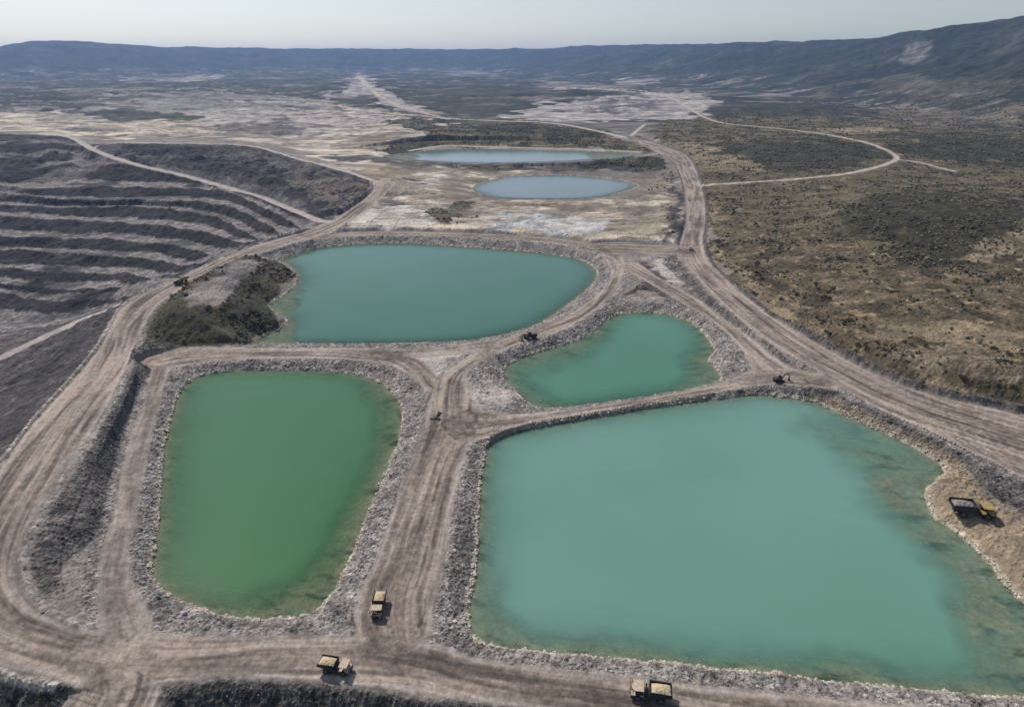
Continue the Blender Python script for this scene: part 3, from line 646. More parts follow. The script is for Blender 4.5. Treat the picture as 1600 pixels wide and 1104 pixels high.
# tracks laid over the open country
def on_ground(px, py):
    b = float(bearing(px, py)); j = int(np.clip(np.searchsorted(th, b), 1, NT-2))
    col = PY.reshape(NR, NT)[:, j]; best = np.minimum.accumulate(col)
    i = int(np.argmax((best <= py) & (rr > 150))); return rr[i]*math.sin(b), rr[i]*math.cos(b)
for pts, hw in SURF:
    L = smooth_line(pts, 2); L = np.stack([np.interp(np.linspace(0, len(L)-1, 60), np.arange(len(L)), L[:, q]) for q in (0, 1)], 1)
    W_ = np.array([on_ground(*p) for p in L]); W_ = smooth_line(W_, 1)
    W_ = np.concatenate([W_, np.zeros((len(W_), 1)), np.full((len(W_), 1), hw*1.0)], 1)
    D, S, _, WW, _ = seg_dist(W_, X, Y, 40)
    ex = np.where(RR > 1500, RR/1500, 1); a_ = 1-sstep(D-WW*ex+n2*1.2, -.8, 1.2)
    CLR = mix(CLR, mix(C(.30,.26,.215), C(.44,.39,.33), np.clip(.5+n2, 0, 1)), a_*(dmin > 0)*.95)
    SHR = SHR*sstep(D-WW*ex, 3, 14)
# pond beds: silt with dark weed
bed = mix(C(.16,.148,.105), C(.26,.235,.175), np.clip(.5+n2, 0, 1))
weed = sstep(fbm(X*.5+Y*.3, Y, 7, 5, 240, .68), .0, .40)
bed = mix(bed, C(.018,.024,.020), weed*np.where(PID == 4, .3, .85))
CLR = mix(CLR, bed, inp.astype(np.float32))
lum_ = CLR.mean(1, keepdims=True)
CLR = np.where(inp[:, None], CLR, CLR*np.clip(lum_/.21, .15, 2.2)**.38)
n5 = fbm(X, Y, .9, 2, 290)*(RR < 420)
CLR = np.clip(CLR*(1+n3*.28+n5*.35)[:, None], .008, .72)

# ------------------------------------------------------------------ materials
def new_mat(name):
    m = bpy.data.materials.new(name); m.use_nodes = True
    return m, m.node_tree, m.node_tree.nodes['Principled BSDF']
def ground_mat(name, tex=1.0, bump=1.0, fine=1.2):
    m, t, b = new_mat(name)
    b.inputs['Roughness'].default_value = .95; b.inputs['Specular IOR Level'].default_value = .15
    at = t.nodes.new('ShaderNodeAttribute'); at.attribute_name = 'Col'
    tc = t.nodes.new('ShaderNodeNewGeometry')
    no = t.nodes.new('ShaderNodeTexNoise'); no.inputs['Scale'].default_value = fine; no.inputs['Detail'].default_value = 5; no.inputs['Roughness'].default_value = .7
    t.links.new(tc.outputs['Position'], no.inputs['Vector'])
    mr = t.nodes.new('ShaderNodeMapRange'); mr.inputs['From Min'].default_value = .3; mr.inputs['From Max'].default_value = .7
    mr.inputs['To Min'].default_value = 1-.35*tex; mr.inputs['To Max'].default_value = 1+.32*tex
    t.links.new(no.outputs['Fac'], mr.inputs['Value'])
    mx = t.nodes.new('ShaderNodeVectorMath'); mx.operation = 'SCALE'
    t.links.new(at.outputs['Color'], mx.inputs[0]); t.links.new(mr.outputs[0], mx.inputs['Scale'])
    t.links.new(mx.outputs[0], b.inputs['Base Color'])
    bp = t.nodes.new('ShaderNodeBump'); bp.inputs['Distance'].default_value = .5*bump; bp.inputs['Strength'].default_value = .7
    vo = t.nodes.new('ShaderNodeTexVoronoi'); vo.inputs['Scale'].default_value = fine*.9
    t.links.new(tc.outputs['Position'], vo.inputs['Vector'])
    ad = t.nodes.new('ShaderNodeMath'); ad.operation = 'ADD'
    t.links.new(no.outputs['Fac'], ad.inputs[0]); t.links.new(vo.outputs['Distance'], ad.inputs[1])
    t.links.new(ad.outputs[0], bp.inputs['Height']); t.links.new(bp.outputs[0], b.inputs['Normal'])
    return m
M_ground = ground_mat('gravel_ground', 1, .8, .9)
M_road = ground_mat('packed_dirt', .45, .12, 1.4)
M_bank = ground_mat('rubble', 1.9, 2.2, .9)
M_pit = ground_mat('coal_shale', 1.8, 2.6, .35)
M_hill = ground_mat('wooded_slope', 2.0, 12, .045)
M_bed = ground_mat('pond_silt', .7, .1, .5)
def plain(name, col, rough=.6, metal=0, noise=.15, scale=3.0, spec=.4):
    m, t, b = new_mat(name)
    b.inputs['Roughness'].default_value = rough; b.inputs['Metallic'].default_value = metal; b.inputs['Specular IOR Level'].default_value = spec
    no = t.nodes.new('ShaderNodeTexNoise'); no.inputs['Scale'].default_value = scale; no.inputs['Detail'].default_value = 4
    tc = t.nodes.new('ShaderNodeTexCoord'); t.links.new(tc.outputs['Object'], no.inputs['Vector'])
    cr = t.nodes.new('ShaderNodeValToRGB')
    cr.color_ramp.elements[0].position = .3; cr.color_ramp.elements[1].position = .7
    cr.color_ramp.elements[0].color = (*[c*(1-noise) for c in col], 1); cr.color_ramp.elements[1].color = (*[c*(1+noise) for c in col], 1)
    t.links.new(no.outputs['Fac'], cr.inputs['Fac']); t.links.new(cr.outputs[0], b.inputs['Base Color'])
    return m
def attr_mat(name, rough=.9, noise=.3, scale=2.0):
    m, t, b = new_mat(name); b.inputs['Roughness'].default_value = rough; b.inputs['Specular IOR Level'].default_value = .2
    at = t.nodes.new('ShaderNodeAttribute'); at.attribute_name = 'Col'
    no = t.nodes.new('ShaderNodeTexNoise'); no.inputs['Scale'].default_value = scale
    g = t.nodes.new('ShaderNodeNewGeometry'); t.links.new(g.outputs['Position'], no.inputs['Vector'])
    mr = t.nodes.new('ShaderNodeMapRange'); mr.inputs['To Min'].default_value = 1-noise; mr.inputs['To Max'].default_value = 1+noise
    t.links.new(no.outputs['Fac'], mr.inputs['Value'])
    mx = t.nodes.new('ShaderNodeVectorMath'); mx.operation = 'SCALE'
    t.links.new(at.outputs['Color'], mx.inputs[0]); t.links.new(mr.outputs[0], mx.inputs['Scale']); t.links.new(mx.outputs[0], b.inputs['Base Color'])
    return m

# ------------------------------------------------------------------ mesh objects from arrays
def tag(o, label=None, cat=None, group=None, kind=None):
    if label: o['label'] = label
    if cat: o['category'] = cat
    if group: o['group'] = group
    if kind: o['kind'] = kind
    return o
def mesh_from(name, co, faces, mat, col=None, smooth=True, normals=None, attrs=None):
    me = bpy.data.meshes.new(name)
    co = np.ascontiguousarray(co, np.float32); nv = len(co); nf, k = faces.shape
    me.vertices.add(nv); me.vertices.foreach_set('co', co.ravel())
    me.loops.add(nf*k); me.loops.foreach_set('vertex_index', np.ascontiguousarray(faces, np.int32).ravel())
    me.polygons.add(nf); me.polygons.foreach_set('loop_start', np.arange(0, nf*k, k, dtype=np.int32))
    me.polygons.foreach_set('use_smooth', np.full(nf, smooth, bool))
    me.update(calc_edges=True)
    if col is not None:
        at = me.color_attributes.new('Col', 'FLOAT_COLOR', 'POINT')
        at.data.foreach_set('color', np.concatenate([col, np.ones((nv, 1), np.float32)], 1).astype(np.float32).ravel())
    for kx, v in (attrs or {}).items():
        at = me.attributes.new(kx, 'FLOAT', 'POINT'); at.data.foreach_set('value', v.astype(np.float32))
    me.materials.append(mat)
    if normals is not None: me.normals_split_custom_set_from_vertices(normals)
    o = bpy.data.objects.new(name, me); COL.objects.link(o)
    return o
CO = np.stack([X, Y, Z.astype(np.float32)], 1)
G = CO.reshape(NR, NT, 3)
du = np.zeros_like(G); dv = np.zeros_like(G)
du[:, 1:-1] = G[:, 2:]-G[:, :-2]; du[:, 0] = G[:, 1]-G[:, 0]; du[:, -1] = G[:, -1]-G[:, -2]
dv[1:-1] = G[2:]-G[:-2]; dv[0] = G[1]-G[0]; dv[-1] = G[-1]-G[-2]
NRM = np.cross(du, dv).reshape(-1, 3); NRM /= np.linalg.norm(NRM, axis=1)[:, None]+1e-9
NRM[NRM[:, 2] < 0] *= -1
cls = np.zeros(N, np.int8)                       # 0 ground
cls[(dmin < .3) & (rk != 3)] = 1                 # dirt road
cls[(dmin < .3) & (rk == 3)] = 6                 # pale track
bankm = (((DP > 0) & (DP < 20) & (wb > .4)) | (darkfill > .4) | (southfill > .5)) & (dmin >= .3)
cls[bankm] = 2
cls[(inpit) & (dmin >= .3)] = 3
cls[(cls == 0) & (TMT > .08)] = 4
cls[inp & (DP < -.3)] = 5
ci = (np.arange(NR-1)[:, None]*NT+np.arange(NT-1)[None, :]).ravel()
Q = np.stack([ci, ci+1, ci+NT+1, ci+NT], 1)
fcl = cls[Q[:, 0]]
for k_, (nm, mt) in enumerate([('ground', M_ground), ('dirt_road', M_road), ('embankment', M_bank), ('pit_terrain', M_pit), ('hills', M_hill), ('pond_bed', M_bed), ('path', M_road)]):
    f = Q[fcl == k_]
    if len(f) == 0: continue
    used = np.zeros(N, bool); used[f.ravel()] = True
    remap = np.cumsum(used)-1
    o = mesh_from(nm, CO[used], remap[f], mt, CLR[used], True, NRM[used])
    tag(o, kind='structure')
print('terrain meshes')

# ------------------------------------------------------------------ water
WCOL = {'west': ((.044,.140,.058), .035), 'east': ((.125,.262,.212), .03), 'middle': ((.066,.190,.124), .03), 'north': ((.042,.135,.090), .03), 'far': ((.11,.145,.15), .06), 'farthest': ((.13,.18,.18), .06)}
def water_mat(name, deep, k):
    m, t, b = new_mat(name)
    b.inputs['Roughness'].default_value = .12; b.inputs['IOR'].default_value = 1.33; b.inputs['Specular IOR Level'].default_value = .5
    g = t.nodes.new('ShaderNodeNewGeometry')
    no = t.nodes.new('ShaderNodeTexNoise'); no.inputs['Scale'].default_value = .012; no.inputs['Detail'].default_value = 3
    t.links.new(g.outputs['Position'], no.inputs['Vector'])
    cr = t.nodes.new('ShaderNodeValToRGB'); cr.color_ramp.elements[0].position = .3; cr.color_ramp.elements[1].position = .7
    cr.color_ramp.elements[0].color = (deep[0]*.86, deep[1]*.92, deep[2]*.86, 1); cr.color_ramp.elements[1].color = (deep[0]*1.12, deep[1]*1.06, deep[2]*1.12, 1)
    t.links.new(no.outputs['Fac'], cr.inputs['Fac']); t.links.new(cr.outputs[0], b.inputs['Base Color'])
    bn = t.nodes.new('ShaderNodeTexNoise'); bn.inputs['Scale'].default_value = .9; bn.inputs['Detail'].default_value = 3
    t.links.new(g.outputs['Position'], bn.inputs['Vector'])
    bp = t.nodes.new('ShaderNodeBump'); bp.inputs['Distance'].default_value = .03; bp.inputs['Strength'].default_value = .5
    t.links.new(bn.outputs['Fac'], bp.inputs['Height']); t.links.new(bp.outputs[0], b.inputs['Normal'])
    at = t.nodes.new('ShaderNodeAttribute'); at.attribute_name = 'depth'
    e1 = t.nodes.new('ShaderNodeMath'); e1.operation = 'MULTIPLY'; e1.inputs[1].default_value = -.85; t.links.new(at.outputs['Fac'], e1.inputs[0])
    e2 = t.nodes.new('ShaderNodeMath'); e2.operation = 'EXPONENT'; t.links.new(e1.outputs[0], e2.inputs[0])
    tr = t.nodes.new('ShaderNodeBsdfTransparent')
    tr.inputs['Color'].default_value = (.88, .95, .90, 1)
    ms = t.nodes.new('ShaderNodeMixShader')
    t.links.new(e2.outputs[0], ms.inputs[0]); t.links.new(b.outputs[0], ms.inputs[1]); t.links.new(tr.outputs[0], ms.inputs[2])
    t.links.new(ms.outputs[0], t.nodes['Material Output'].inputs['Surface'])
    return m
for pi, (name, zw, P) in enumerate(POLYW):
    vm = (PID == pi+1) & (DP < 2.5)
    fm = vm[Q].all(1); f = Q[fm]
    used = np.zeros(N, bool); used[f.ravel()] = True; remap = np.cumsum(used)-1
    co = CO[used].copy(); dep = np.clip(zw-co[:, 2], 0, 9); co[:, 2] = zw
    o = mesh_from('water', co, remap[f], water_mat('water_'+name, *WCOL[name]), None, True, None, {'depth': dep})
    tag(o, kind='structure')

# ------------------------------------------------------------------ scattered things
def ico(sub=1):
    import bmesh
    bm = bmesh.new(); bmesh.ops.create_icosphere(bm, subdivisions=sub, radius=1)
    v = np.array([p.co[:] for p in bm.verts], np.float32); f = np.array([[q.index for q in p.verts] for p in bm.faces], np.int32); bm.free()
    return v, f
CELL = (RR*(th[200]-th[199]))*(np.gradient(rr).repeat(NT))   # area of ground each vertex stands for
inview = (PX > -60) & (PX < 1660) & (PY > -20) & (PY < 1180) & (np.abs(TH) < R(48.3))
def pick(weight, n):
    p = (weight*CELL*inview).astype(np.float64); p /= p.sum()
    c = np.cumsum(p); return np.searchsorted(c, rng.random(n))
def scatter_mesh(name, idx, size, variants, vf, mat, colf, squash=(.6, 1.0), sink=.25):
    """one mesh of many small solids"""
    V = []; F = []; CC = []; off = 0
    which = rng.integers(0, len(variants), len(idx))
    for vi, vv in enumerate(variants):
        ii = idx[which == vi]; s = size[which == vi]
        if len(ii) == 0: continue
        ang = rng.random(len(ii))*6.283; c, sn = np.cos(ang), np.sin(ang)
        sx = s*rng.uniform(.8, 1.25, len(ii)); sy = s*rng.uniform(.8, 1.25, len(ii)); sz = s*rng.uniform(*squash, len(ii))
        vx = vv[None, :, 0]*sx[:, None]; vy = vv[None, :, 1]*sy[:, None]; vz = vv[None, :, 2]*sz[:, None]
        jit = rng.uniform(-.5, .5, (len(ii), 2))*np.sqrt(CELL[ii])[:, None]
        px = vx*c[:, None]-vy*sn[:, None]+(X[ii]+jit[:, 0])[:, None]; py = vx*sn[:, None]+vy*c[:, None]+(Y[ii]+jit[:, 1])[:, None]
        pz = vz+(Z[ii]+sz*(1-2*sink)*.5)[:, None]
        V.append(np.stack([px, py, pz], 2).reshape(-1, 3))
        F.append((vf[None]+(np.arange(len(ii))*len(vv))[:, None, None]+off).reshape(-1, 3)); off += len(ii)*len(vv)
        CC.append(np.repeat(colf(ii), len(vv), 0))
    return mesh_from(name, np.concatenate(V), np.concatenate(F), mat, np.concatenate(CC).astype(np.float32), False)
v0, f0 = ico(1); v1, f1 = ico(2)
def jitter(v, a, seed):
    g = np.random.default_rng(seed); return (v*(1+g.uniform(-a, a, (len(v), 1)))).astype(np.float32)
rockv = [jitter(v0, .28, s)*np.array([1.1, .85, .75]) for s in range(8)]
bushv = [jitter(v1, .36, s) for s in range(8)]
M_rock = attr_mat('loose_rock', .92, .25, 2.5)
M_bush = attr_mat('leaves', .8, .35, 3.0)
def rockcol(base, var):
    def f(ii):
        k = rng.uniform(1-var, 1+var, (len(ii), 1)); return CLR[ii]*base*k
    return f
bankw = ((DP > .2) & (DP < 20) & (wb > .3) & (dmin > 0)).astype(np.float32)
rw = (bankw*1.0 + (darkfill > .3)*.8*(dmin > 0) + (southfill > .4)*1.0 + np.clip(bermh, 0, 1)*1.5 + ((DP > .1) & (DP < 9) & (dmin > 0))*.35)
rw = rw*np.exp(-RR/420)*(RR < 900)
ii = pick(rw, 60000)
sz = rng.gamma(1.5, .065, len(ii)).clip(.06, .5)*(1+RR[ii]/900)
tag(scatter_mesh('rubble', ii, sz.astype(np.float32), rockv, f0, M_rock, rockcol(1.15, .45), (.5, .9)), kind='stuff')
# pale boulders along the waterlines
shw = ((DP > 0) & (DP < 1.3) & (PID <= 4)).astype(np.float32)*np.clip(n2*2+.8, .1, 1.4)*np.exp(-RR/600)
ii = pick(shw, 5200)
sz = rng.gamma(3.0, .095, len(ii)).clip(.16, .8)
def pale(ii):
    k = rng.uniform(.55, 1.15, (len(ii), 1)); return np.array([.46, .41, .345])*k
app = sz/np.maximum(RR[ii], 1); o_ = np.argsort(-app); big, rest = o_[:300], o_[300:]
tag(scatter_mesh('shore_stones', ii[rest], sz[rest].astype(np.float32), rockv, f0, M_rock, pale, (.5, .9)), kind='stuff')
def single_mesh(name, v, f, mat, base, seed):
    g = np.random.default_rng(seed)
    c = np.array(base)*g.uniform(.8, 1.15, (len(v), 1))
    return mesh_from(name, v, f, mat, c.astype(np.float32), False)
protos = []
for s in range(6):
    o = single_mesh('boulder', rockv[s], f0, M_rock, (.42, .375, .315), s); protos.append(o)
for k_, j in enumerate(big):
    o = protos[k_] if k_ < 6 else protos[k_ % 6].copy()
    if k_ >= 6: COL.objects.link(o)
    v = ii[j]; s = float(sz[j])
    o.location = (float(X[v]), float(Y[v]), float(Z[v])+.15*s); o.rotation_euler = (0, 0, random.random()*6.28)
    o.scale = (s*random.uniform(.9, 1.2), s*random.uniform(.8, 1.1), s*random.uniform(.6, .9))
    tag(o, 'pale angular boulder lying at the waterline of a turquoise pond', 'boulder', 'pale boulders lining the pond shores')

# scrub
sw = SHR*(1-sstep(RR, 900, 2200)*.9)*(RR < 2300)*np.clip(.35+fbm(X, Y, 30, 3, 400)*2.2+n2*.8, .02, 2)
ii = pick(sw*np.exp(-RR/700), 34000)
sz = rng.gamma(2.2, .16, len(ii)).clip(.2, 1.3)*(1+RR[ii]/2500)
def bushcol(ii):
    k = rng.uniform(.55, 1.35, (len(ii), 1)); t = rng.random((len(ii), 1))**2
    return (np.array([.066, .062, .035])*(1-t)+np.array([.155, .126, .078])*t)*k
app = sz/RR[ii]; o_ = np.argsort(-app); big, rest = o_[:300], o_[300:]
bushl = [jitter(v0, .42, 50+s) for s in range(8)]
tag(scatter_mesh('scrub', ii[rest], sz[rest].astype(np.float32), bushl, f0, M_bush, bushcol, (.55, .95), .15), kind='stuff')
ij = pick(sw*(RR > 450)*1.0, 22000)
tag(scatter_mesh('distant_scrub', ij, (rng.gamma(4, .15, len(ij)).clip(.3, 1.3)*(1+RR[ij]/3000)).astype(np.float32), bushl, f0, M_bush, bushcol, (.5, .9), .15), kind='stuff')
# a shrub: short stem plus a crown of many small leaf clumps
def shrub_mesh(seed):
    g = np.random.default_rng(seed); n = 170
    u = g.normal(size=(n, 3)); u /= np.linalg.norm(u, axis=1)[:, None]; rad = g.uniform(.45, 1.05, n)**.6
    c = u*rad[:, None]*np.array([1, 1, .75]); c *= (1+.3*np.sin(3*np.arctan2(c[:, 1], c[:, 0])+seed))[:, None]
    V = []; F = []; CC = []
    base = np.array([.058, .058, .033])
    for i in range(n):
        a = g.normal(size=3); a /= np.linalg.norm(a); b = np.cross(a, g.normal(size=3)); b /= np.linalg.norm(b); s = g.uniform(.13, .26)
        q = [c[i]-a*s, c[i]+b*s*.7, c[i]+a*s, c[i]-b*s*.7]; k = len(V); V += q; F.append((k, k+1, k+2, k+3))
        col = base*g.uniform(.6, 1.7)+np.array([.02, .01, 0])*g.random(); CC += [col]*4
    return np.array(V, np.float32), np.array(F), np.array(CC, np.float32)
M_leaf = attr_mat('shrub_leaves', .75, .25, 4)
M_stem = plain('bark', (.10, .075, .055), .9, 0, .3, 8)
def cyl_mesh(r0, r1, h, n=6):
    a = np.arange(n)*2*np.pi/n
    v = np.concatenate([np.stack([r0*np.cos(a), r0*np.sin(a), 0*a], 1), np.stack([r1*np.cos(a), r1*np.sin(a), 0*a+h], 1)])
    f = np.array([(i, (i+1) % n, n+(i+1) % n, n+i) for i in range(n)]); return v, f
def empty(name, loc=(0, 0, 0), rz=0):
    o = bpy.data.objects.new(name, None); COL.objects.link(o); o.location = loc; o.rotation_euler = (0, 0, rz); o.empty_display_size = .1
    return o
def copy_tree(o, parent=None):
    c = o.copy(); COL.objects.link(c); c.parent = parent
    for ch in list(o.children): copy_tree(ch, c)
    return c
sprotos = []
for s in range(5):
    root = empty('shrub')
    v, f, cc = shrub_mesh(s); v[:, 2] += .75
    cr = mesh_from('crown', v, f, M_leaf, cc, False); cr.parent = root
    v, f = cyl_mesh(.09, .05, .7); stm = mesh_from('stem', v, f, M_stem, None, True); stm.parent = root
    sprotos.append(root)
for k_, j in enumerate(big):
    o = sprotos[k_] if k_ < 5 else copy_tree(sprotos[k_ % 5])
    v = ii[j]; s = float(sz[j])*.95
    o.location = (float(X[v]), float(Y[v]), float(Z[v])-.05); o.rotation_euler = (0, 0, random.random()*6.28); o.scale = (s, s, s*random.uniform(.7, 1))
    tag(o, 'small dark olive shrub growing on dry ground beside the haul roads', 'shrub', 'shrubs dotted over the dry ground')
print('scatter done')

# ------------------------------------------------------------------ vehicles
class MB:
    def __init__(s): s.v = []; s.f = []
    def hexa(s, p):            # eight corners: bottom four then top four, both counter-clockwise
        k = len(s.v); s.v += [tuple(q) for q in p]
        s.f += [(k+3,k+2,k+1,k),(k+4,k+5,k+6,k+7),(k,k+1,k+5,k+4),(k+1,k+2,k+6,k+5),(k+2,k+3,k+7,k+6),(k+3,k,k+4,k+7)]; return s
    def box(s, x0, x1, y0, y1, z0, z1, tx=0, ty=0):
        return s.hexa([(x0,y0,z0),(x1,y0,z0),(x1,y1,z0),(x0,y1,z0),(x0+tx,y0+ty,z1),(x1-tx,y0+ty,z1),(x1-tx,y1-ty,z1),(x0+tx,y1-ty,z1)])
    def cyl(s, c, axis, r, h, n=16, r2=None):
        r2 = r if r2 is None else r2; k = len(s.v); c = Vector(c); ax = Vector(axis).normalized()
        u = ax.orthogonal().normalized(); w_ = ax.cross(u)
        for q, rad in ((-h/2, r), (h/2, r2)):
            for i in range(n):
                a = 2*math.pi*i/n; s.v.append(tuple(c+ax*q+(u*math.cos(a)+w_*math.sin(a))*rad))
        s.f += [(k+i, k+(i+1) % n, k+n+(i+1) % n, k+n+i) for i in range(n)]
        s.f += [tuple(k+n-1-i for i in range(n)), tuple(k+n+i for i in range(n))]; return s
    def beam(s, a, b, w_, h):
        a, b = Vector(a), Vector(b); d_ = (b-a).normalized(); sd = d_.cross(Vector((0, 0, 1)))
        if sd.length < .01: sd = Vector((1, 0, 0))
        sd = sd.normalized()*w_/2; up = sd.cross(d_).normalized()*h/2
        return s.hexa([a-sd-up, a+sd-up, b+sd-up, b-sd-up, a-sd+up, a+sd+up, b+sd+up, b-sd+up])
    def build(s, name, mat, parent=None, bevel=.04):
        me = bpy.data.meshes.new(name); me.from_pydata(s.v, [], s.f); me.materials.append(mat); me.update()
        o = bpy.data.objects.new(name, me); COL.objects.link(o); o.parent = parent
        if bevel:
            b = o.modifiers.new('b', 'BEVEL'); b.width = bevel; b.segments = 1; b.limit_method = 'ANGLE'
        return o
V_mud = plain('muddy_yellow_steel', (.24, .185, .10), .8, 0, .35, 1.1)
V_yel = plain('dusty_yellow_paint', (.30, .215, .085), .6, 0, .3, 1.2)
V_dust = plain('dust_covered_steel', (.44, .37, .29), .9, 0, .22, 1.5, .2)
V_dark = plain('grimy_dark_steel', (.026, .026, .029), .6, 0, .35, 2)
V_ty = plain('tyre_rubber', (.020, .020, .021), .9, 0, .3, 3, .2)
V_rim = plain('wheel_rim', (.085, .075, .055), .6, 0, .2, 4)
V_gl = plain('cab_glass', (.015, .02, .025), .08, 0, .1, 1, .6)
V_load = plain('sand_load', (.52, .42, .29), .98, 0, .25, 1.6, .1)
V_rock = plain('rock_load', (.23, .20, .18), .98, 0, .4, 1.6, .1)
V_lamp = plain('lamp_glass', (.7, .68, .6), .2, 0, .05, 3)
def wheel(root, x, y, r, wdt):
    t = MB().cyl((x, y, r), (0, 1, 0), r, wdt, 20).build('wheel', V_ty, root, .08)
    sgn = 1 if y > 0 else -1
    MB().cyl((x, y+sgn*(wdt/2+.015), r), (0, 1, 0), r*.55, .06, 14).build('rim', V_rim, t, 0)
def haul_truck(paint_m, deck_m, load_m, loaded=True):
    """rigid dump truck, 9.6 m long, nose along +X"""
    r = empty('dump_truck')
    MB().box(-4.0, 4.3, -.75, .75, .95, 1.45).box(3.9, 4.6, -1.5, 1.5, .75, 1.35).build('chassis', V_dark, r)
    for x in (2.9, -2.2):
        for y in (1.35, -1.35): wheel(r, x, y, .92, .62)
    MB().box(1.6, 4.5, -1.55, 1.55, 1.45, 1.75).build('deck', deck_m, r)
    MB().box(3.0, 4.35, -1.25, .25, 1.75, 2.3, .05).build('hood', deck_m, r)
    MB().box(.5, 1.55, -1.2, 1.2, 1.0, 1.7).cyl((1.0, -1.1, 2.3), (0, 0, 1), .12, 1.3, 10).cyl((1.0, .4, 1.7), (0, 1, 0), .35, 1.6, 12).build('air_tank', V_dark, r)
    cabp = MB().box(1.75, 3.5, .05, 1.5, 1.75, 3.05, .12, .06).build('cab', paint_m, r)
    MB().box(3.40, 3.47, .25, 1.32, 2.25, 2.85).build('windscreen', V_gl, cabp, 0)
    MB().box(2.05, 3.2, 1.475, 1.52, 2.3, 2.85).build('side_window', V_gl, cabp, 0)
    MB().box(4.60, 4.66, -1.1, 1.1, .85, 1.3).box(4.36, 4.41, -1.0, .1, 1.8, 2.2).build('grille', V_dark, r, 0)
    for y in (1.25, -1.25): MB().box(4.61, 4.68, y-.17, y+.17, 1.0, 1.22).build('headlight', V_lamp, r, 0)
    # open body: floor, two sides, headboard, canopy over the cab
    b = MB()
    b.hexa([(-4.7,-1.65,2.25),(.25,-1.65,1.45),(.25,1.65,1.45),(-4.7,1.65,2.25),(-4.7,-1.65,2.4),(.25,-1.65,1.6),(.25,1.65,1.6),(-4.7,1.65,2.4)])
    for y in (-1, 1):
        ya, yb = (1.65, 1.80) if y > 0 else (-1.80, -1.65)
        b.hexa([(-4.75,ya,2.25),(.3,ya,1.42),(.3,yb,1.42),(-4.75,yb,2.25),(-4.5,ya,3.25),(.45,ya,3.45),(.45,yb,3.45),(-4.5,yb,3.25)])
    b.box(.26, .42, -1.64, 1.64, 1.5, 3.44)
    bd = b.build('dump_body', paint_m, r)
    MB().box(1.6, 4.0, -1.6, 1.6, 3.08, 3.2).build('canopy', deck_m, cabp)
    for x in (-3.8, -2.8, -1.8, -.7):
        for y in (-1.86, 1.86): MB().box(x-.09, x+.09, min(y, y*.965), max(y, y*.965), 1.9+.1*abs(x), 3.2).build('rib', paint_m, bd, 0)
    if loaded:
        nx, ny = 15, 9; vs = []; fs = []
        g = random.Random(3)
        for i in range(nx):
            for j in range(ny):
                u, v = i/(nx-1), j/(ny-1); x = -4.3+4.5*u; y = -1.6+3.2*v
                vs.append((x, y, 2.75+.75*math.sin(math.pi*u)**.6*math.sin(math.pi*v)**.7+g.uniform(-.06, .06)))
        for i in range(nx-1):
            for j in range(ny-1): fs.append((i*ny+j, (i+1)*ny+j, (i+1)*ny+j+1, i*ny+j+1))
        me = bpy.data.meshes.new('load'); me.from_pydata(vs, [], fs); me.materials.append(load_m)
        lo_ = bpy.data.objects.new('load', me); COL.objects.link(lo_); lo_.parent = bd
    for y in (1.72, -1.72): MB().box(4.05, 4.12, y-.14, y+.14, 2.4, 2.85).beam((3.9, y*.9, 2.35), (4.08, y, 2.45), .05, .05).build('mirror', V_dark, r, 0)
    MB().beam((4.45, -1.4, 1.8), (4.45, 1.4, 1.8), .05, .05).beam((4.45, 1.4, 1.75), (4.45, 1.4, 2.5), .05, .05).beam((4.45, -1.4, 1.75), (4.45, -1.4, 2.5), .05, .05).beam((4.45, -1.4, 2.5), (4.45, .2, 2.5), .05, .05).build('handrail', V_dark, r, 0)
    return r
def excavator(mat):
    r = empty('excavator')
    for y in (1.25, -1.25):
        m = MB(); m.box(-2.1, 2.1, y-.32, y+.32, .12, .95, .35); m.cyl((2.0, y, .52), (0, 1, 0), .5, .6); m.cyl((-2.0, y, .52), (0, 1, 0), .5, .6); m.build('track', V_ty, r)
    MB().box(-.9, .9, -.95, .95, .5, .95).cyl((0, 0, 1.0), (0, 0, 1), .8, .25).build('undercarriage', V_dark, r)
    MB().box(-2.6, 1.6, -1.4, 1.4, 1.15, 1.6).box(-2.7, -.3, -1.4, 1.4, 1.6, 2.35, .1, .06).build('house', mat, r)
    c = MB().box(.1, 1.65, .4, 1.4, 1.6, 2.95, .08, .05).build('cab', mat, r)
    MB().box(1.6, 1.66, .5, 1.3, 1.9, 2.8).box(.35, 1.4, 1.36, 1.42, 2.0, 2.8).build('window', V_gl, c, 0)
    MB().beam((1.2, -.1, 1.7), (3.2, -.1, 4.2), .45, .6).beam((3.1, -.1, 4.15), (5.2, -.1, 3.6), .42, .55).build('boom', mat, r)
    MB().beam((5.1, -.1, 3.7), (5.6, -.1, 1.4), .35, .42).build('arm', mat, r)
    MB().hexa([(5.0,-.6,.5),(6.0,-.6,.35),(6.0,.4,.35),(5.0,.4,.5),(5.2,-.6,1.4),(5.9,-.6,1.5),(5.9,.4,1.5),(5.2,.4,1.4)]).build('bucket', V_dark, r)
    return r
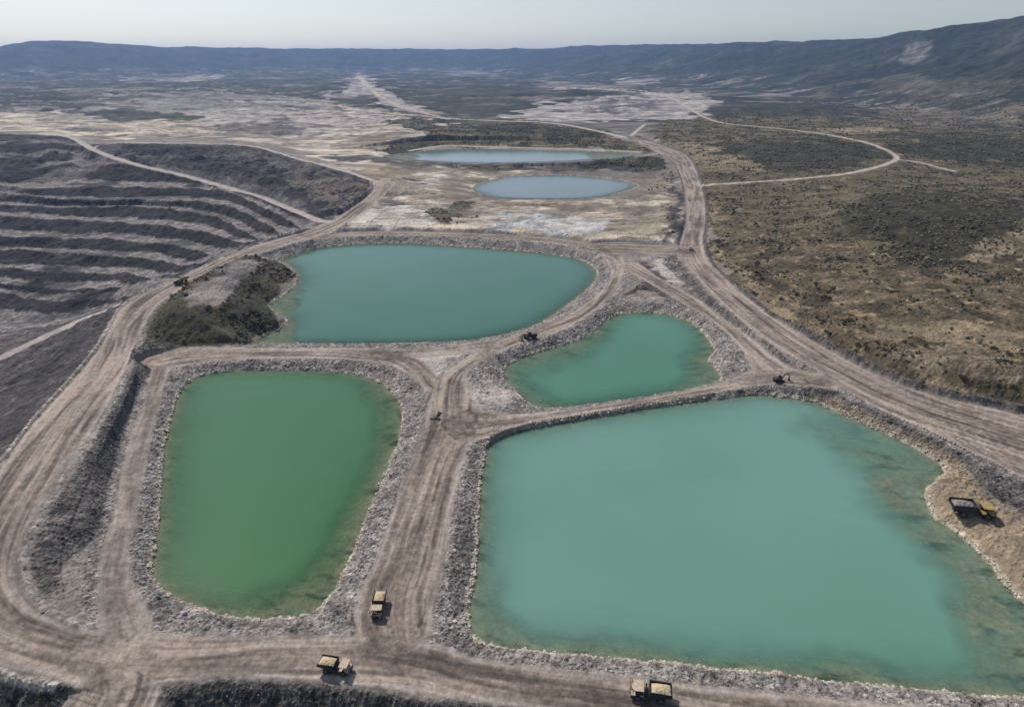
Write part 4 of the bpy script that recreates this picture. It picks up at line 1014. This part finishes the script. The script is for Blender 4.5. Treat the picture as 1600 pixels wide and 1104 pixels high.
def wheel_loader(mat):
    r = empty('wheel_loader')
    for x in (1.7, -1.7):
        for y in (1.2, -1.2): wheel(r, x, y, .85, .6)
    MB().box(-3.4, -.3, -1.1, 1.1, .9, 2.2, .12, .1).build('engine_cover', mat, r)
    MB().box(-.2, 2.2, -.7, .7, .8, 1.5).build('front_frame', mat, r)
    c = MB().box(-.5, .9, -.75, .75, 1.7, 3.3, .1, .08).build('cab', mat, r)
    MB().box(.82, .88, -.6, .6, 2.1, 3.0).box(-.3, .7, .71, .76, 2.2, 3.0).build('window', V_gl, c, 0)
    for y in (.55, -.55): MB().beam((1.0, y, 1.9), (3.6, y, 2.4), .22, .35).beam((3.5, y, 2.45), (4.6, y, 1.2), .22, .3).build('lift_arm', mat, r)
    b = MB(); b.hexa([(4.3,-1.6,.35),(5.6,-1.6,.35),(5.6,1.6,.35),(4.3,1.6,.35),(4.2,-1.6,1.5),(5.2,-1.6,.6),(5.2,1.6,.6),(4.2,1.6,1.5)]); b.build('bucket', V_dark, r)
    return r
def pickup():
    r = empty('pickup_truck')
    white = plain('dusty_white_paint', (.42, .39, .36), .5, 0, .15, 2)
    MB().box(-2.7, 2.6, -.92, .92, .45, 1.05, .04, .04).build('body', white, r)
    c = MB().box(-.6, 1.3, -.85, .85, 1.05, 1.75, .3, .12).build('cab', white, r)
    MB().hexa([(1.28,-.75,1.1),(1.33,-.75,1.1),(1.33,.75,1.1),(1.28,.75,1.1),(1.03,-.7,1.68),(1.08,-.7,1.68),(1.08,.7,1.68),(1.03,.7,1.68)]).build('windscreen', V_gl, c, 0)
    MB().box(-2.65, -.7, -.8, .8, 1.04, 1.10).build('load_bed', V_dark, r, 0)
    for x in (1.7, -1.7):
        for y in (.82, -.82): wheel(r, x, y, .38, .25)
    return r
def zat(x, y):
    q = math.hypot(x, y); b = math.atan2(x, y)
    i = int(np.searchsorted(rr, q)); j = int(np.searchsorted(th, b)); return float(G[min(i, NR-1), min(j, NT-1), 2])
def put(o, px, py, z, heading_px, label, cat, scale=1.0, group=None):
    """heading_px: a second spot on the ground that the nose points at"""
    x, y = ground(px, py, z); hx, hy = ground(heading_px[0], heading_px[1], z)
    x, y = float(x), float(y)
    o.location = (x, y, zat(x, y)+.02); o.rotation_euler = (0, 0, math.atan2(float(hy)-y, float(hx)-x)); o.scale = (scale,)*3
    tag(o, label, cat, group)
TR_G = 'dump trucks working on the haul roads'
put(haul_truck(V_dark, V_dust, V_load), 592, 951, 0, (580, 1000), 'dump truck with pale sand load facing the camera on the road between two ponds', 'dump truck', .86, TR_G)
put(haul_truck(V_dark, V_dust, V_load), 525, 1047, 0, (600, 1060), 'dusty dump truck facing right on the south road below the west pond', 'dump truck', .84, TR_G)
put(haul_truck(V_dark, V_dust, V_load), 1016, 1089, 0, (940, 1079), 'loaded dump truck facing left on the road at the bottom edge of the large pond', 'dump truck', .98, TR_G)
put(haul_truck(V_dark, V_yel, V_rock), 1514, 811, -.5, (1600, 822), 'dark dump truck with yellow cab roof parked on ochre ground at the large pond', 'dump truck', 1.32, TR_G)
put(haul_truck(V_yel, V_dark, V_rock), 284, 443, 3.2, (240, 462), 'dark dump truck on the haul road beside the terraced pit', 'dump truck', 1.1, TR_G)
put(wheel_loader(V_dark), 828, 529, 0, (790, 536), 'black wheel loader on the road between the two upper green ponds', 'wheel loader', 1.1)
put(excavator(V_dark), 1217, 594, 1.4, (1270, 590), 'black excavator standing where the narrow causeway meets the haul road', 'excavator', .85)
put(pickup(), 1079, 390, 1.6, (1078, 370), 'small dusty pickup driving on the haul road beside the scrubland', 'pickup truck', 1.3)

# a heap of dark spoil on the road above the junction
x, y = ground(681, 655, 0)
v = np.concatenate([jitter(v0, .3, 70+s)*np.array([.9, .7, .5])+np.array([dx, dy, .25]) for s, (dx, dy) in enumerate([(-1.6, 0), (-.3, .2), (1.1, -.3), (.4, 1.3), (.8, 3.0), (1.0, 5.0)])])
f = np.concatenate([f0+len(v0)*s for s in range(6)])
o = single_mesh('spoil_heap', v, f, M_rock, (.06, .055, .052), 3); o.location = (float(x), float(y), zat(float(x), float(y)))
tag(o, 'low heap of dark rocks left in the middle of the road junction', 'rock heap')

# ------------------------------------------------------------------ the air
b = MB().box(-11000, 11000, -600, 11500, -70, float(Z[Y < 11400].max())+8)
hz = b.build('haze', bpy.data.materials.new('haze_air'), None, 0)
m = hz.data.materials[0]; m.use_nodes = True; t = m.node_tree
t.nodes.remove(t.nodes['Principled BSDF'])
pv = t.nodes.new('ShaderNodeVolumePrincipled'); pv.inputs['Color'].default_value = (.30, .53, 1.0, 1); pv.inputs['Density'].default_value = 6.8e-5
pv.inputs['Anisotropy'].default_value = .2
t.links.new(pv.outputs[0], t.nodes['Material Output'].inputs['Volume'])
tag(hz, kind='stuff')
print('done')
